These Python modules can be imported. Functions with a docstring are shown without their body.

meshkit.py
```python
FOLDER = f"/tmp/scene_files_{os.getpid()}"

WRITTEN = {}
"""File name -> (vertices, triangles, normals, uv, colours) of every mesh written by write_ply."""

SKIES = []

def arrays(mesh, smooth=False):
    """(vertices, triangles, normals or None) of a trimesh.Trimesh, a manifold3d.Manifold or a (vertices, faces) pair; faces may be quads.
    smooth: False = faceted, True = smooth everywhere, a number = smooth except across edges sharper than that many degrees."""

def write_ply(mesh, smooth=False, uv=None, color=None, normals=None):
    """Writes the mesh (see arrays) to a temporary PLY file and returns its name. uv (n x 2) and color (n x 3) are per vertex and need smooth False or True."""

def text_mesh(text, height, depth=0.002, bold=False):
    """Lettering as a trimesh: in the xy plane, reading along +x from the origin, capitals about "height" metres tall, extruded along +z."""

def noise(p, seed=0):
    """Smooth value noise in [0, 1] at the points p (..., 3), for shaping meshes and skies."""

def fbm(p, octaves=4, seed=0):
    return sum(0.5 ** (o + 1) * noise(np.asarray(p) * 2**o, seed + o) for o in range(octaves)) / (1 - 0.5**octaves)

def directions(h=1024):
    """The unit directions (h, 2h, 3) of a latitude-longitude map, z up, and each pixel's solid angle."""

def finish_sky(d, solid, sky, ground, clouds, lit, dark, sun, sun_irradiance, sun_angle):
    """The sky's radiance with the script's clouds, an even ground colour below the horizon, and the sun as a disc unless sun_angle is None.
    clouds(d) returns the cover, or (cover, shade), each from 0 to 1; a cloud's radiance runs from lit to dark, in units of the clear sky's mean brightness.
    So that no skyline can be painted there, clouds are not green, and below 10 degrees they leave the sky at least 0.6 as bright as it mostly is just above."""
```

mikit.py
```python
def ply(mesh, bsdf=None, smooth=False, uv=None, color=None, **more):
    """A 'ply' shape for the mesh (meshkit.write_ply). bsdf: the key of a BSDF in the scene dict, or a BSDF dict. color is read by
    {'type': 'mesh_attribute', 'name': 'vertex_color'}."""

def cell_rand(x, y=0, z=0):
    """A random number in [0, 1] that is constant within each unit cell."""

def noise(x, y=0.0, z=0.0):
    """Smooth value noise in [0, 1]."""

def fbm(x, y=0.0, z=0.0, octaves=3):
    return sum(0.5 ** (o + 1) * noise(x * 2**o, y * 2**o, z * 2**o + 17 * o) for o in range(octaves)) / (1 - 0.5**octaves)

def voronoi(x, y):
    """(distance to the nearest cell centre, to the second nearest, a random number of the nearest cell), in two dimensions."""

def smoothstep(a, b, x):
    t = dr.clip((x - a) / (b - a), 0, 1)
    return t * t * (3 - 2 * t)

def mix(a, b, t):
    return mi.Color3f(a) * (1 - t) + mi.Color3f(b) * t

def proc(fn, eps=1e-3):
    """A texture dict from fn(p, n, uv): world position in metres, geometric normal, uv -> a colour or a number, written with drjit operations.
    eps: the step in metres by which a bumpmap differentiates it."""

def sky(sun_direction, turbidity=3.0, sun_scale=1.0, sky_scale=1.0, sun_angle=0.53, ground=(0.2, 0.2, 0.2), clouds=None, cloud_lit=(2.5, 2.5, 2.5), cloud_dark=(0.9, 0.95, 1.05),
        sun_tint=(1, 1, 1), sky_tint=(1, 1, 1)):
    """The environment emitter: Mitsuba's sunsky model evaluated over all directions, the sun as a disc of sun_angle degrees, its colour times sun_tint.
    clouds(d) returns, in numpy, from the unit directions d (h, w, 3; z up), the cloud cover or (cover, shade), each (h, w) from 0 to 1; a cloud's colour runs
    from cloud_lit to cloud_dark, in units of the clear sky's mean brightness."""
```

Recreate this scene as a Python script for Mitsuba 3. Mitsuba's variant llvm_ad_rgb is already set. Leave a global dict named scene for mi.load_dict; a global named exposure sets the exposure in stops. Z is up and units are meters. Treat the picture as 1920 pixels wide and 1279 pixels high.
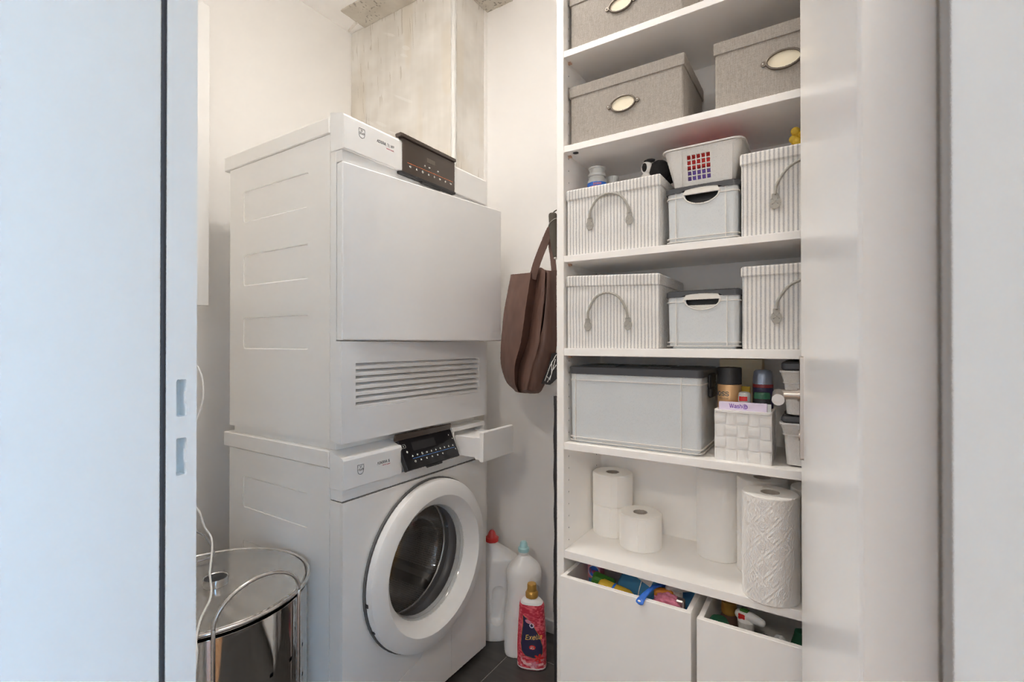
import math, random, numpy as np, trimesh, mitsuba as mi, drjit as dr, mikit, meshkit
import manifold3d as m3
from shapely.geometry import Polygon, box as sbox, Point
from shapely import affinity
from shapely.ops import unary_union
from mikit import noise, fbm, smoothstep, mix, proc

random.seed(7); np.random.seed(7)
PI = math.pi
T = mi.ScalarTransform4f
scene, labels = {'type': 'scene'}, {}

# ------------------------------------------------------------------ camera, sky, lamps, exposure
YAW = math.atan2(590, 910)
SN, CS = math.sin(YAW), math.cos(YAW)
HC = 1.127
scene['camera'] = {'type': 'thinlens', 'fov': 93.06, 'fov_axis': 'x', 'aperture_radius': 0.0011, 'focus_distance': 1.25,
                   'near_clip': 0.01, 'far_clip': 200.0,
                   'to_world': T().look_at(origin=[0, 0, HC], target=[-SN, CS, HC + 4.5 / 910], up=[0, 0, 1])}
exposure = 1.4
scene['sky'] = mikit.sky((0.45, 0.35, 0.82), turbidity=2.6, sun_scale=0.0, sky_scale=16.5, ground=(0.25, 0.24, 0.22), sky_tint=(0.83, 1.00, 1.0))
LAMP = (-0.79, 0.78, 2.50)
LAMP_RADIANCE = [14.8, 13.8, 12.8]
HALL_LAMP, HALL_RADIANCE = (0.22, -1.60, 2.46), [41.0, 36.0, 30.5]

# ------------------------------------------------------------------ materials
def rgb(*c): return {'type': 'rgb', 'value': list(c)}
def M(key, color, rough=0.5, metal=0.0, **kw):
    d = {'type': 'principled', 'base_color': color if isinstance(color, dict) else rgb(*color), 'roughness': rough, 'metallic': metal, **kw}
    scene[key] = {'type': 'twosided', 'b': d}
    return key
def BUMP(key, color, fn, scale, rough=0.6, eps=1e-3, **kw):
    d = {'type': 'principled', 'base_color': color if isinstance(color, dict) else rgb(*color), 'roughness': rough, **kw}
    scene[key] = {'type': 'twosided', 'b': {'type': 'bumpmap', 'arbitrary': proc(fn, eps), 'scale': scale, 'b': d}}
    return key

M('m_wall', (0.87, 0.86, 0.845), 0.9, specular=0.2)
M('m_hall', (0.84, 0.84, 0.83), 0.9, specular=0.2)
M('m_frame', (0.78, 0.81, 0.82), 0.38)
M('m_leaf', (0.75, 0.735, 0.715), 0.26)
M('m_rubber', (0.035, 0.04, 0.05), 0.6)
M('m_rubber_grey', (0.34, 0.32, 0.30), 0.6)
M('m_appl', (0.83, 0.815, 0.785), 0.33)
M('m_appl_gloss', (0.83, 0.835, 0.835), 0.16)
M('m_appl_plastic', (0.83, 0.83, 0.82), 0.25)
M('m_shadowgap', (0.12, 0.12, 0.12), 0.7)
M('m_black_gloss', (0.012, 0.012, 0.014), 0.06)
M('m_black', (0.02, 0.02, 0.022), 0.45)
M('m_smoke', (0.075, 0.058, 0.048), 0.07)
M('m_symbol', (0.75, 0.75, 0.72), 0.5)
M('m_blue_line', (0.10, 0.33, 0.75), 0.4)
M('m_orange_line', (0.75, 0.17, 0.05), 0.4)
M('m_print', (0.10, 0.10, 0.11), 0.5)
M('m_print_red', (0.45, 0.12, 0.14), 0.5)
M('m_board', (0.88, 0.87, 0.85), 0.42)
M('m_darkplastic', (0.055, 0.058, 0.065), 0.32)
M('m_chrome', (0.72, 0.70, 0.68), 0.13, 1.0)
M('m_steel_satin', (0.56, 0.515, 0.475), 0.30, 1.0)
M('m_bronze', (0.20, 0.175, 0.15), 0.35, 0.8)
M('m_card', (0.80, 0.735, 0.58), 0.7)
M('m_strap', (0.36, 0.35, 0.32), 0.5)
M('m_stitch', (0.16, 0.15, 0.14), 0.7)
M('m_whiteplastic', (0.80, 0.80, 0.80), 0.28)
M('m_red', (0.60, 0.03, 0.03), 0.3)
M('m_redcloth', (0.62, 0.05, 0.045), 0.7)
M('m_purple', (0.20, 0.13, 0.50), 0.6)
M('m_gold', (0.56, 0.31, 0.07), 0.28, 0.5)
M('m_goldcan', (0.72, 0.44, 0.22), 0.30, 0.55)
M('m_goldprint', (0.90, 0.58, 0.16), 0.5)
M('m_darkred', (0.22, 0.03, 0.035), 0.35)
M('m_cyan', (0.40, 0.66, 0.70), 0.2)
M('m_wood_pin', (0.50, 0.33, 0.24), 0.5)
M('m_paper', (0.86, 0.845, 0.81), 0.95, specular=0.1)
M('m_core', (0.46, 0.42, 0.38), 0.9)
M('m_navy', (0.03, 0.025, 0.07), 0.35)
M('m_blue', (0.03, 0.15, 0.60), 0.4)
M('m_sky_cloth', (0.05, 0.22, 0.42), 0.7)
M('m_green', (0.05, 0.19, 0.03), 0.5)
M('m_darkgreen', (0.02, 0.11, 0.06), 0.3)
M('m_yellow', (0.62, 0.42, 0.04), 0.5)
M('m_orange', (0.80, 0.30, 0.04), 0.5)
M('m_pink', (0.62, 0.22, 0.30), 0.85)
M('m_lilac', (0.72, 0.64, 0.80), 0.6)
M('m_lilac_print', (0.20, 0.10, 0.42), 0.6)
M('m_cream_card', (0.82, 0.74, 0.56), 0.75)
M('m_plush_black', (0.012, 0.012, 0.013), 0.95)
M('m_plush_white', (0.75, 0.74, 0.72), 0.95)
M('m_candle', (0.70, 0.17, 0.13), 0.5)
M('m_olive', (0.085, 0.075, 0.06), 0.8)
M('m_glass_grey', (0.52, 0.54, 0.54), 0.10, specular=0.7)
M('m_bluecap', (0.30, 0.34, 0.42), 0.14, 0.55)
M('m_gasket', (0.11, 0.11, 0.115), 0.38)
M('m_cable', (0.78, 0.78, 0.78), 0.4)
M('m_cable_grey', (0.30, 0.30, 0.31), 0.4)
M('m_clearcap', (0.75, 0.42, 0.40), 0.12)
scene['m_glass'] = {'type': 'thindielectric', 'int_ior': 1.5}
scene['m_mirror'] = {'type': 'roughconductor', 'material': 'none', 'alpha': 0.010, 'specular_reflectance': rgb(0.72, 0.70, 0.675)}

def f_tile(p, n, uv):
    g = fbm(p.x * 9, p.y * 55, p.z * 9, 4)
    h = fbm(p.x * 30, p.y * 30, p.z * 3, 3)
    return mix((0.026, 0.026, 0.027), (0.062, 0.058, 0.054), g * 0.75 + h * 0.25)
M('m_tile', proc(f_tile), 0.42)
M('m_grout', (0.17, 0.165, 0.155), 0.9)
def f_wood(p, n, uv):
    g = fbm(p.x * 5, p.y * 60, p.z, 4)
    return mix((0.33, 0.17, 0.075), (0.46, 0.26, 0.13), g)
M('m_woodfloor', proc(f_wood), 0.4)

def f_concrete(p, n, uv):
    a = fbm(p.x * 5 + p.y * 5, p.z * 3.2, 1.7, 4)
    b = fbm((p.x + p.y) * 60, p.z * 7, 3.1, 3)            # vertical trowel streaks
    d = fbm((p.x + p.y) * 9 - p.z * 5, (p.x + p.y) * 4 + p.z * 16, 9.0, 3)
    spots = smoothstep(0.80, 0.90, noise((p.x - p.y) * 38, p.z * 16, 5.5)) * smoothstep(0.52, 0.68, noise((p.x - p.y) * 5, p.z * 3, 2.5))
    yel = smoothstep(0.60, 0.80, noise((p.x - p.y) * 14, p.z * 6, 8.2)) * 0.22
    c = mix((0.63, 0.60, 0.55), (0.79, 0.77, 0.73), smoothstep(0.30, 0.72, a * 0.72 + b * 0.13 + d * 0.25))
    c = mix(c, (0.60, 0.50, 0.34), yel)
    q = p.x - p.y
    sc1 = smoothstep(0.80, 0.86, noise(q * 30 + p.z * 55, (q * 2 - p.z) * 4, 11.0)) * smoothstep(0.5, 0.62, noise(q * 4, p.z * 4, 13.0))
    sc2 = smoothstep(0.82, 0.88, noise(q * 160 + p.z * 10, p.z * 11, 15.0)) * smoothstep(0.5, 0.64, noise(q * 5, p.z * 3, 17.0))
    c = mix(c, (0.84, 0.83, 0.80), sc1 * 0.35)
    c = mix(c, (0.42, 0.37, 0.30), sc2 * 0.4)
    return mix(c, (0.33, 0.26, 0.18), spots * 0.8)
BUMP('m_concrete', proc(f_concrete), lambda p, n, uv: fbm((p.x + p.y) * 45, p.z * 9, 3.1, 3) * 0.6 + fbm(p.x * 120, p.y * 120, p.z * 120, 2) * 0.4, 0.0022, 0.42)
def f_raw(p, n, uv):
    a = fbm(p.x * 22, p.y * 22, 0.3, 3)
    s = smoothstep(0.72, 0.82, noise(p.x * 130, p.y * 130, 2.0)) * smoothstep(0.45, 0.62, noise(p.x * 11, p.y * 11, 6.0))
    return mix(mix((0.44, 0.40, 0.34), (0.62, 0.59, 0.53), a), (0.12, 0.10, 0.08), s * 0.55)
BUMP('m_rawceiling', proc(f_raw), lambda p, n, uv: fbm(p.x * 80, p.y * 80, 1.0, 3), 0.005, 0.9)
BUMP('m_cornerbead', (0.80, 0.79, 0.76), lambda p, n, uv: fbm(p.x * 170, p.y * 170, p.z * 60, 3), 0.009, 0.16, eps=6e-4, specular=0.9)

def f_linen(p, n, uv):
    u = dr.select(dr.abs(n.y) > 0.6, p.x, p.y)
    a = noise(u * 1300, p.z * 110, 1.0); b = noise(u * 160, p.z * 1400, 4.0); c = noise(u * 620, p.z * 620, 7.0)
    return mix((0.245, 0.222, 0.198), (0.435, 0.405, 0.37), a * 0.42 + b * 0.24 + c * 0.34)
M('m_linen', proc(f_linen), 0.95, specular=0.1)
def f_stripe(p, n, uv):
    u = dr.select(dr.abs(n.y) > 0.6, p.x, p.y) + 0.0012 * (noise(p.x * 9, p.z * 14, 3.0) - 0.5)
    s = u / 0.00865 + 200.0
    s = s - dr.floor(s)
    w = smoothstep(0.06, 0.16, s) - smoothstep(0.48, 0.58, s)
    thr = noise(u * 1500, p.z * 300, 2.0) * 0.5 + noise(u * 300, p.z * 1500, 5.0) * 0.5
    base = mix((0.72, 0.71, 0.685), (0.83, 0.82, 0.79), thr)
    return mix(base, mix((0.36, 0.365, 0.375), (0.54, 0.54, 0.545), thr), w * 0.92)
BUMP('m_stripe', proc(f_stripe), lambda p, n, uv: fbm(p.x * 26, p.y * 26, p.z * 30, 2), 0.005, 0.95, specular=0.1)
def f_speck(p, n, uv):
    a = noise(p.x * 800, p.y * 800, p.z * 800); b = noise(p.x * 1700, p.y * 1700, p.z * 1700)
    return mix((0.595, 0.625, 0.645), (0.48, 0.505, 0.525), smoothstep(0.56, 0.80, a * 0.55 + b * 0.45))
M('m_granite', proc(f_speck), 0.35)
M('m_rib', (0.72, 0.70, 0.66), 0.4)
def f_speck2(p, n, uv):
    a = noise(p.x * 800, p.y * 800, p.z * 800)
    return mix((0.66, 0.65, 0.63), (0.56, 0.55, 0.535), smoothstep(0.6, 0.8, a))
M('m_granite_warm', proc(f_speck2), 0.35)
def f_weave_a(p, n, uv):
    u = dr.select(dr.abs(n.y) > 0.6, p.x, p.y)
    s = 0.5 + 0.5 * dr.cos(u * 2 * PI / 0.0021)
    return mix((0.70, 0.69, 0.68), (0.80, 0.795, 0.78), s)
def f_weave_b(p, n, uv):
    s = 0.5 + 0.5 * dr.cos(p.z * 2 * PI / 0.0021)
    return mix((0.70, 0.69, 0.68), (0.80, 0.795, 0.78), s)
M('m_weave_a', proc(f_weave_a), 0.8); M('m_weave_b', proc(f_weave_b), 0.8)
def f_bag(p, n, uv):
    a = fbm(p.x * 30, p.y * 30, p.z * 14, 3)
    return mix((0.085, 0.044, 0.034), (0.150, 0.083, 0.064), a)
BUMP('m_bag', proc(f_bag), lambda p, n, uv: fbm(p.x * 26, p.y * 26, p.z * 9, 2), 0.008, 0.55)
def f_emboss(p, n, uv):
    a, b = uv.x * 9.0, uv.y * 6.6
    fa = dr.abs(a - dr.floor(a) - 0.5); fb = dr.abs(b - dr.floor(b) - 0.5)
    d = fa + fb
    lines = 0.5 + 0.5 * dr.cos(d * 2 * PI * 4.0)
    d2 = dr.sqrt(dr.square(fa) + dr.square(fb))
    ring = 0.5 + 0.5 * dr.cos(d2 * 2 * PI * 9.0)
    return dr.select(d2 < 0.17, ring, lines) + 0.5 * fbm(uv.x * 60, uv.y * 60, 1.0, 2)
BUMP('m_kitchen', (0.86, 0.85, 0.825), f_emboss, 0.0014, 0.95, eps=5e-4, specular=0.1)
def f_drum(p, n, uv):
    a, b = uv.x * 210.0, uv.y * 58.0
    fa = a - dr.floor(a) - 0.5; fb = b - dr.floor(b) - 0.5
    h = smoothstep(0.18, 0.30, dr.sqrt(fa * fa + fb * fb))
    return mix((0.02, 0.02, 0.02), (0.62, 0.59, 0.55), h)
M('m_drum', proc(f_drum), 0.28, 0.9)
M('m_drum_plain', (0.50, 0.47, 0.44), 0.25, 0.9)
def f_softener(p, n, uv):
    s = noise(uv.x * 40, uv.y * 60, 1.0) * 0.5 + fbm(uv.x * 9, uv.y * 14, 3.0, 3) * 0.5
    c = mix((0.50, 0.028, 0.055), (0.80, 0.16, 0.20), smoothstep(0.35, 0.75, s))
    low = smoothstep(0.24, 0.10, uv.y) * smoothstep(0.50, 0.66, noise(uv.x * 26, uv.y * 30, 7.0))
    return mix(c, (0.85, 0.50, 0.52), low)
M('m_softener', proc(f_softener), 0.22)
def f_cloth(p, n, uv):
    return mix((0.45, 0.11, 0.18), (0.66, 0.25, 0.34), fbm(p.x * 70, p.y * 70, p.z * 70, 3))
M('m_rag', proc(f_cloth), 0.95)

# ------------------------------------------------------------------ helpers
def tm(v, f): return trimesh.Trimesh(np.asarray(v, float), np.asarray(f), process=False)
def cat(ms): return trimesh.util.concatenate([m for m in ms if m is not None])
def from_man(m):
    q = m.to_mesh(); return tm(q.vert_properties[:, :3], q.tri_verts)
def to_man(m):
    m = m.copy(); m.merge_vertices(); trimesh.repair.fix_normals(m)
    return m3.Manifold(m3.Mesh(np.asarray(m.vertices, np.float32), np.asarray(m.faces, np.uint32)))
def bx(x0, x1, y0, y1, z0, z1, c=0.0012):
    if c <= 0:
        return trimesh.creation.box(bounds=[[x0, y0, z0], [x1, y1, z1]])
    c = min(c, 0.45 * min(x1 - x0, y1 - y0, z1 - z0))
    P = []
    for sx in (0, 1):
        for sy in (0, 1):
            for sz in (0, 1):
                X, Y, Z = (x1, x0)[sx], (y1, y0)[sy], (z1, z0)[sz]
                dx, dy, dz = (-c, c)[sx], (-c, c)[sy], (-c, c)[sz]
                P += [[X, Y + dy, Z + dz], [X + dx, Y, Z + dz], [X + dx, Y + dy, Z]]
    return trimesh.convex.convex_hull(np.array(P))
def rrect(u0, u1, v0, v1, r, n=6):
    return sbox(u0 + r, v0 + r, u1 - r, v1 - r).buffer(r, quad_segs=n)
def ext(poly, axis, lo, hi):
    """extrude a polygon: axis z: (x,y); axis y: (x,z); axis x: (y,z)"""
    gs = getattr(poly, 'geoms', [poly])
    out = []
    for g in gs:
        m = trimesh.creation.extrude_polygon(g, hi - lo, engine='earcut')
        v = m.vertices; a, b, c = v[:, 0], v[:, 1], v[:, 2] + lo
        m = tm(np.stack({'z': (a, b, c), 'y': (a, c, b), 'x': (c, a, b)}[axis], 1), m.faces[:, ::-1] if axis == 'y' else m.faces)
        out.append(m)
    return cat(out)
def ribox(x0, x1, y0, y1, z0, z1, r, c=0.0015):
    """box with rounded vertical edges and softened top and bottom"""
    rings = []
    for z, ins in ((z0, c), (z0 + c, 0), (z1 - c, 0), (z1, c)):
        p = np.array(rrect(x0 + ins, x1 - ins, y0 + ins, y1 - ins, max(r - ins, 0.0008), 5).exterior.coords)[:-1]
        rings.append(np.c_[p, np.full(len(p), z)])
    return loft(rings)
def loft(rings, cap=True, close=True):
    n = len(rings[0]); v = np.vstack(rings); f = []
    for i in range(len(rings) - 1):
        for j in range(n if close else n - 1):
            a, b = i * n + j, i * n + (j + 1) % n
            f += [[a, b, b + n], [a, b + n, a + n]]
    if cap:
        v = np.vstack([v, rings[0].mean(0), rings[-1].mean(0)]); c0, c1 = len(v) - 2, len(v) - 1; o = (len(rings) - 1) * n
        for j in range(n):
            f += [[c0, (j + 1) % n, j], [c1, o + j, o + (j + 1) % n]]
    return tm(v, f)
def lathe(prof, n=48, at=(0, 0, 0), axis='z', uv=False):
    prof = np.array(prof, float); k = len(prof)
    m_ = n + 1 if uv else n
    ang = np.arange(m_) / n * 2 * PI
    v = np.stack([np.outer(np.cos(ang), prof[:, 0]), np.outer(np.sin(ang), prof[:, 0]), np.outer(np.ones(m_), prof[:, 1])], -1).reshape(-1, 3)
    f = []
    for j in range(n):
        a = j * k; b = ((j + 1) % m_) * k
        for i in range(k - 1):
            f += [[a + i, b + i, b + i + 1], [a + i, b + i + 1, a + i + 1]]
    if axis == 'x': v = v[:, [2, 0, 1]]
    if axis == 'y': v = v[:, [1, 2, 0]]
    m = tm(v + np.array(at), f)
    if uv:
        L = np.r_[0, np.cumsum(np.hypot(*np.diff(prof, axis=0).T))]
        return m, np.stack([np.repeat(ang / (2 * PI), k), np.tile(L / L[-1], m_)], 1)
    m.merge_vertices(); m.update_faces(m.nondegenerate_faces()); m.remove_unreferenced_vertices()
    return m
def tube(pts, r, n=10, cap=True, closed=False):
    pts = np.array(pts, float); k = len(pts); rr = np.broadcast_to(r, (k,))
    tan = np.gradient(pts, axis=0) if not closed else np.roll(pts, -1, 0) - np.roll(pts, 1, 0)
    tan /= np.linalg.norm(tan, axis=1, keepdims=True) + 1e-12
    u = np.cross(tan[0], [0.3, 0.1, 0.95]); u /= np.linalg.norm(u); rings = []
    for i in range(k):
        u = u - tan[i] * (u @ tan[i]); u /= np.linalg.norm(u); w = np.cross(tan[i], u)
        a = np.arange(n) / n * 2 * PI
        rings.append(pts[i] + rr[i] * (np.outer(np.cos(a), u) + np.outer(np.sin(a), w)))
    if closed: rings.append(rings[0])
    return loft(rings, cap and not closed)
def bez(pts, n=24):
    """Catmull-Rom through the points"""
    P = np.array(pts, float); P = np.vstack([2 * P[0] - P[1], P, 2 * P[-1] - P[-2]]); out = []
    for i in range(1, len(P) - 2):
        for t in np.linspace(0, 1, n, endpoint=False):
            a, b, c, d = P[i - 1:i + 3]
            out.append(0.5 * (2 * b + (c - a) * t + (2 * a - 5 * b + 4 * c - d) * t * t + (3 * b - a - 3 * c + d) * t ** 3))
    return np.array(out + [P[-2]])
def ball(c, r, s=(1, 1, 1), n=3):
    m = trimesh.creation.icosphere(n, 1.0); m.vertices = m.vertices * np.array(s) * r + np.array(c); return m
def xf(m, R=None, t=(0, 0, 0)):
    m = m.copy(); v = m.vertices
    if R is not None: v = v @ np.array(R).T
    m.vertices = v + np.array(t); return m
def rotz(a): c, s = math.cos(a), math.sin(a); return np.array([[c, -s, 0], [s, c, 0], [0, 0, 1]])
def roty(a): c, s = math.cos(a), math.sin(a); return np.array([[c, 0, s], [0, 1, 0], [-s, 0, c]])
def rotx(a): c, s = math.cos(a), math.sin(a); return np.array([[1, 0, 0], [0, c, -s], [0, s, c]])
def text_on(txt, h, o, u, v, depth=0.0006, bold=False, width=None):
    """lettering with its origin at o, reading along u, up along v, raised along u x v"""
    m = meshkit.text_mesh(txt, h, 1.0, bold); p = m.vertices.copy()
    if width: p[:, 0] *= width / (p[:, 0].max() - p[:, 0].min())
    u = np.array(u, float); u /= np.linalg.norm(u); v = np.array(v, float); v /= np.linalg.norm(v); w = np.cross(u, v)
    return tm(np.array(o) + np.outer(p[:, 0], u) + np.outer(p[:, 1], v) + np.outer(p[:, 2] * depth, w), m.faces)

USED = set()
def numbered(key):
    if key not in USED: USED.add(key); return key
    i = 1
    while f'{key}_{i:03d}' in USED: i += 1
    USED.add(f'{key}_{i:03d}'); return f'{key}_{i:03d}'
def thing(name, label, category, group=None):
    key = numbered(name); labels[key] = {'label': label, 'category': category}
    if group: labels[key]['group'] = group
    return key
def part(parent, name, mesh, mat, smooth=False, label=None, kind=None, **kw):
    key = numbered(parent + '__' + name)
    scene[key] = mesh if isinstance(mesh, dict) else mikit.ply(mesh, mat, smooth=smooth, **kw)
    if label or kind:
        labels[key] = {}
        if label: labels[key]['label'] = label
        if kind: labels[key]['kind'] = kind
    return key
def single(name, mesh, mat, label, category, smooth=False, group=None, **kw):
    key = thing(name, label, category, group); scene[key] = mikit.ply(mesh, mat, smooth=smooth, **kw); return key
def struct(name, mesh, mat, smooth=False, label=None):
    key = numbered(name); scene[key] = mikit.ply(mesh, mat, smooth=smooth)
    labels[key] = {'kind': 'structure'}
    if label: labels[key]['label'] = label
    return key

# ------------------------------------------------------------------ room shell
XL, XR, YB, YD0, YD1, ZC = -1.83, 0.36, 1.68, 0.02, 0.32, 2.55
DXL, DXR, DH = -0.725, 0.0495, 2.06
struct('wall_left', bx(XL - 0.12, XL, YD0, YB + 0.12, 0, ZC, 0), 'm_wall', label='white plaster wall behind the washing machine stack')
struct('wall_back', bx(XL, XR + 0.12, YB, YB + 0.12, 0, ZC, 0), 'm_wall', label='white plaster wall behind the bottles and the hanging bag')
struct('wall_right', bx(XR, XR + 0.12, YD1, YB, 0, ZC, 0), 'm_wall')
struct('wall_front', cat([bx(-2.6, DXL - 0.05, YD0, YD1, 0, ZC, 0), bx(DXR + 0.05, 2.6, YD0, YD1, 0, ZC, 0), bx(DXL - 0.05, DXR + 0.05, YD0, YD1, DH + 0.05, ZC, 0)]), 'm_wall')
ceil = sbox(XL - 0.1, YD1 - 0.02, XR + 0.1, YB + 0.1)
struct('ceiling', ext(ceil, 'z', ZC, ZC + 0.1), 'm_wall', label='white closet ceiling')
# concrete pillar in the back left corner with raw ceiling round it
CX1, CY0 = -1.2186, 1.462
k = struct('wall_pillar', bx(XL, CX1, CY0, YB, 0, ZC, 0.004), 'm_concrete', label='stained bare concrete pillar in the corner above the dryer')
bead = []
for z in np.linspace(0.0, ZC - 0.002, 170):
    a = np.linspace(0, 2 * PI, 14, endpoint=False)
    rr = 0.0105 + 0.0085 * (meshkit.fbm(np.stack([np.cos(a) * 2 + 5, np.sin(a) * 2 + 5, np.full(14, z * 46)], -1), 3) - 0.5)
    bead.append(np.stack([CX1 - 0.004 + rr * np.cos(a), CY0 + 0.004 + rr * np.sin(a), np.full(14, z)], 1))
part(k, 'corner_strip', loft(bead), 'm_cornerbead', True, 'shiny white lumpy strip down the corner of the pillar')
part(k, 'edge_strip', bx(CX1 - 0.001, CX1 + 0.0035, YB - 0.02, YB, 0, ZC, 0.001), 'm_wall', label='pale joint strip where the pillar meets the wall')
def rough_slab(poly, z0, z1):
    c = m3.CrossSection([np.array(poly.exterior.coords)[:-1]])
    m = m3.Manifold.extrude(c, z1 - z0).translate((0, 0, z0)).refine_to_length(0.012)
    m = from_man(m); v = m.vertices
    w = (v[:, 2] < z0 + 1e-5)
    v[w, 2] += 0.006 * (meshkit.fbm(v[w] * 40, 3) - 0.5)
    e = 0.008 * (meshkit.fbm(v * 30 + 9, 3) - 0.5); v[:, 1] += np.where(v[:, 1] < CY0 - 0.05, e, 0)
    return tm(v, m.faces)
rc = struct('ceiling_raw', rough_slab(sbox(-1.735, 1.335, CX1 + 0.005, CY0 - 0.001), ZC - 0.007, ZC + 0.01), 'm_rawceiling', 40, 'bare rough concrete left open in the ceiling beside the pillar')
part(rc, 'patch', rough_slab(sbox(CX1 + 0.001, CY0 + 0.03, -1.085, YB), ZC - 0.007, ZC + 0.01), 'm_rawceiling', 40)
part(rc, 'loose_edge', xf(bx(-0.045, 0.045, -0.004, 0.004, -0.006, 0.004), rotz(-0.25), (-1.775, 1.43, ZC - 0.003)), 'm_concrete')
# floor: grout bed and single tiles
fl = struct('floor', bx(XL, XR, YD1, YB, -0.05, -0.0015, 0), 'm_grout', label='dark grey plank tiles with pale joints')
G = 0.0022
X0 = -0.97 - 3 * 0.30
for i in range(-1, 8):
    off = 1.515 if i % 2 == 1 else 1.215
    for j in range(-3, 2):
        a, b = X0 + i * 0.30 + G, X0 + (i + 1) * 0.30 - G; c, d = off + j * 0.6 + G, off + (j + 1) * 0.6 - G
        a, b, c, d = max(a, XL), min(b, XR), max(c, YD1), min(d, YB)
        if b - a > 0.01 and d - c > 0.01:
            part(fl, 'tile', bx(a, b, c, d, -0.008, 0.0, 0.0008), 'm_tile')
struct('baseboard_back', cat([bx(CX1 + 0.004, XR, YB - 0.012, YB, 0.0, 0.05, 0.002)]), 'm_frame', label='white skirting board along the back wall')
# hall behind the camera: the daylight comes from its window on the right
HY, HX0, HX1 = -2.7, -2.3, 2.3
struct('floor_hall', bx(HX0, HX1, HY, YD1, -0.05, 0, 0), 'm_woodfloor')
struct('ceiling_hall', bx(HX0, HX1, HY, YD0, ZC, ZC + 0.1, 0), 'm_hall')
struct('wall_hall_left', bx(HX0 - 0.1, HX0, HY, YD0, 0, ZC, 0), 'm_hall')
struct('wall_hall_rear', bx(HX0, HX1, HY - 0.1, HY, 0, ZC, 0), 'm_hall')
WY0, WY1, WZ0, WZ1 = -2.45, -0.35, 0.12, 2.42
wallp = sbox(HY, 0, YD0, ZC).difference(sbox(WY0, WZ0, WY1, WZ1))
struct('wall_hall_right', ext(wallp, 'x', HX1, HX1 + 0.12), 'm_hall')
fr = rrect(WY0, WY1, WZ0, WZ1, 0.001).difference(unary_union([rrect(WY0 + 0.06 + q * (WY1 - WY0) / 2, WY0 + (q + 1) * (WY1 - WY0) / 2 - 0.04, WZ0 + 0.06, WZ1 - 0.06, 0.002) for q in (0, 1)]))
wn = struct('window_1', ext(fr, 'x', HX1 + 0.03, HX1 + 0.08), 'm_hall', label='tall hall window behind the camera')
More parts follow.
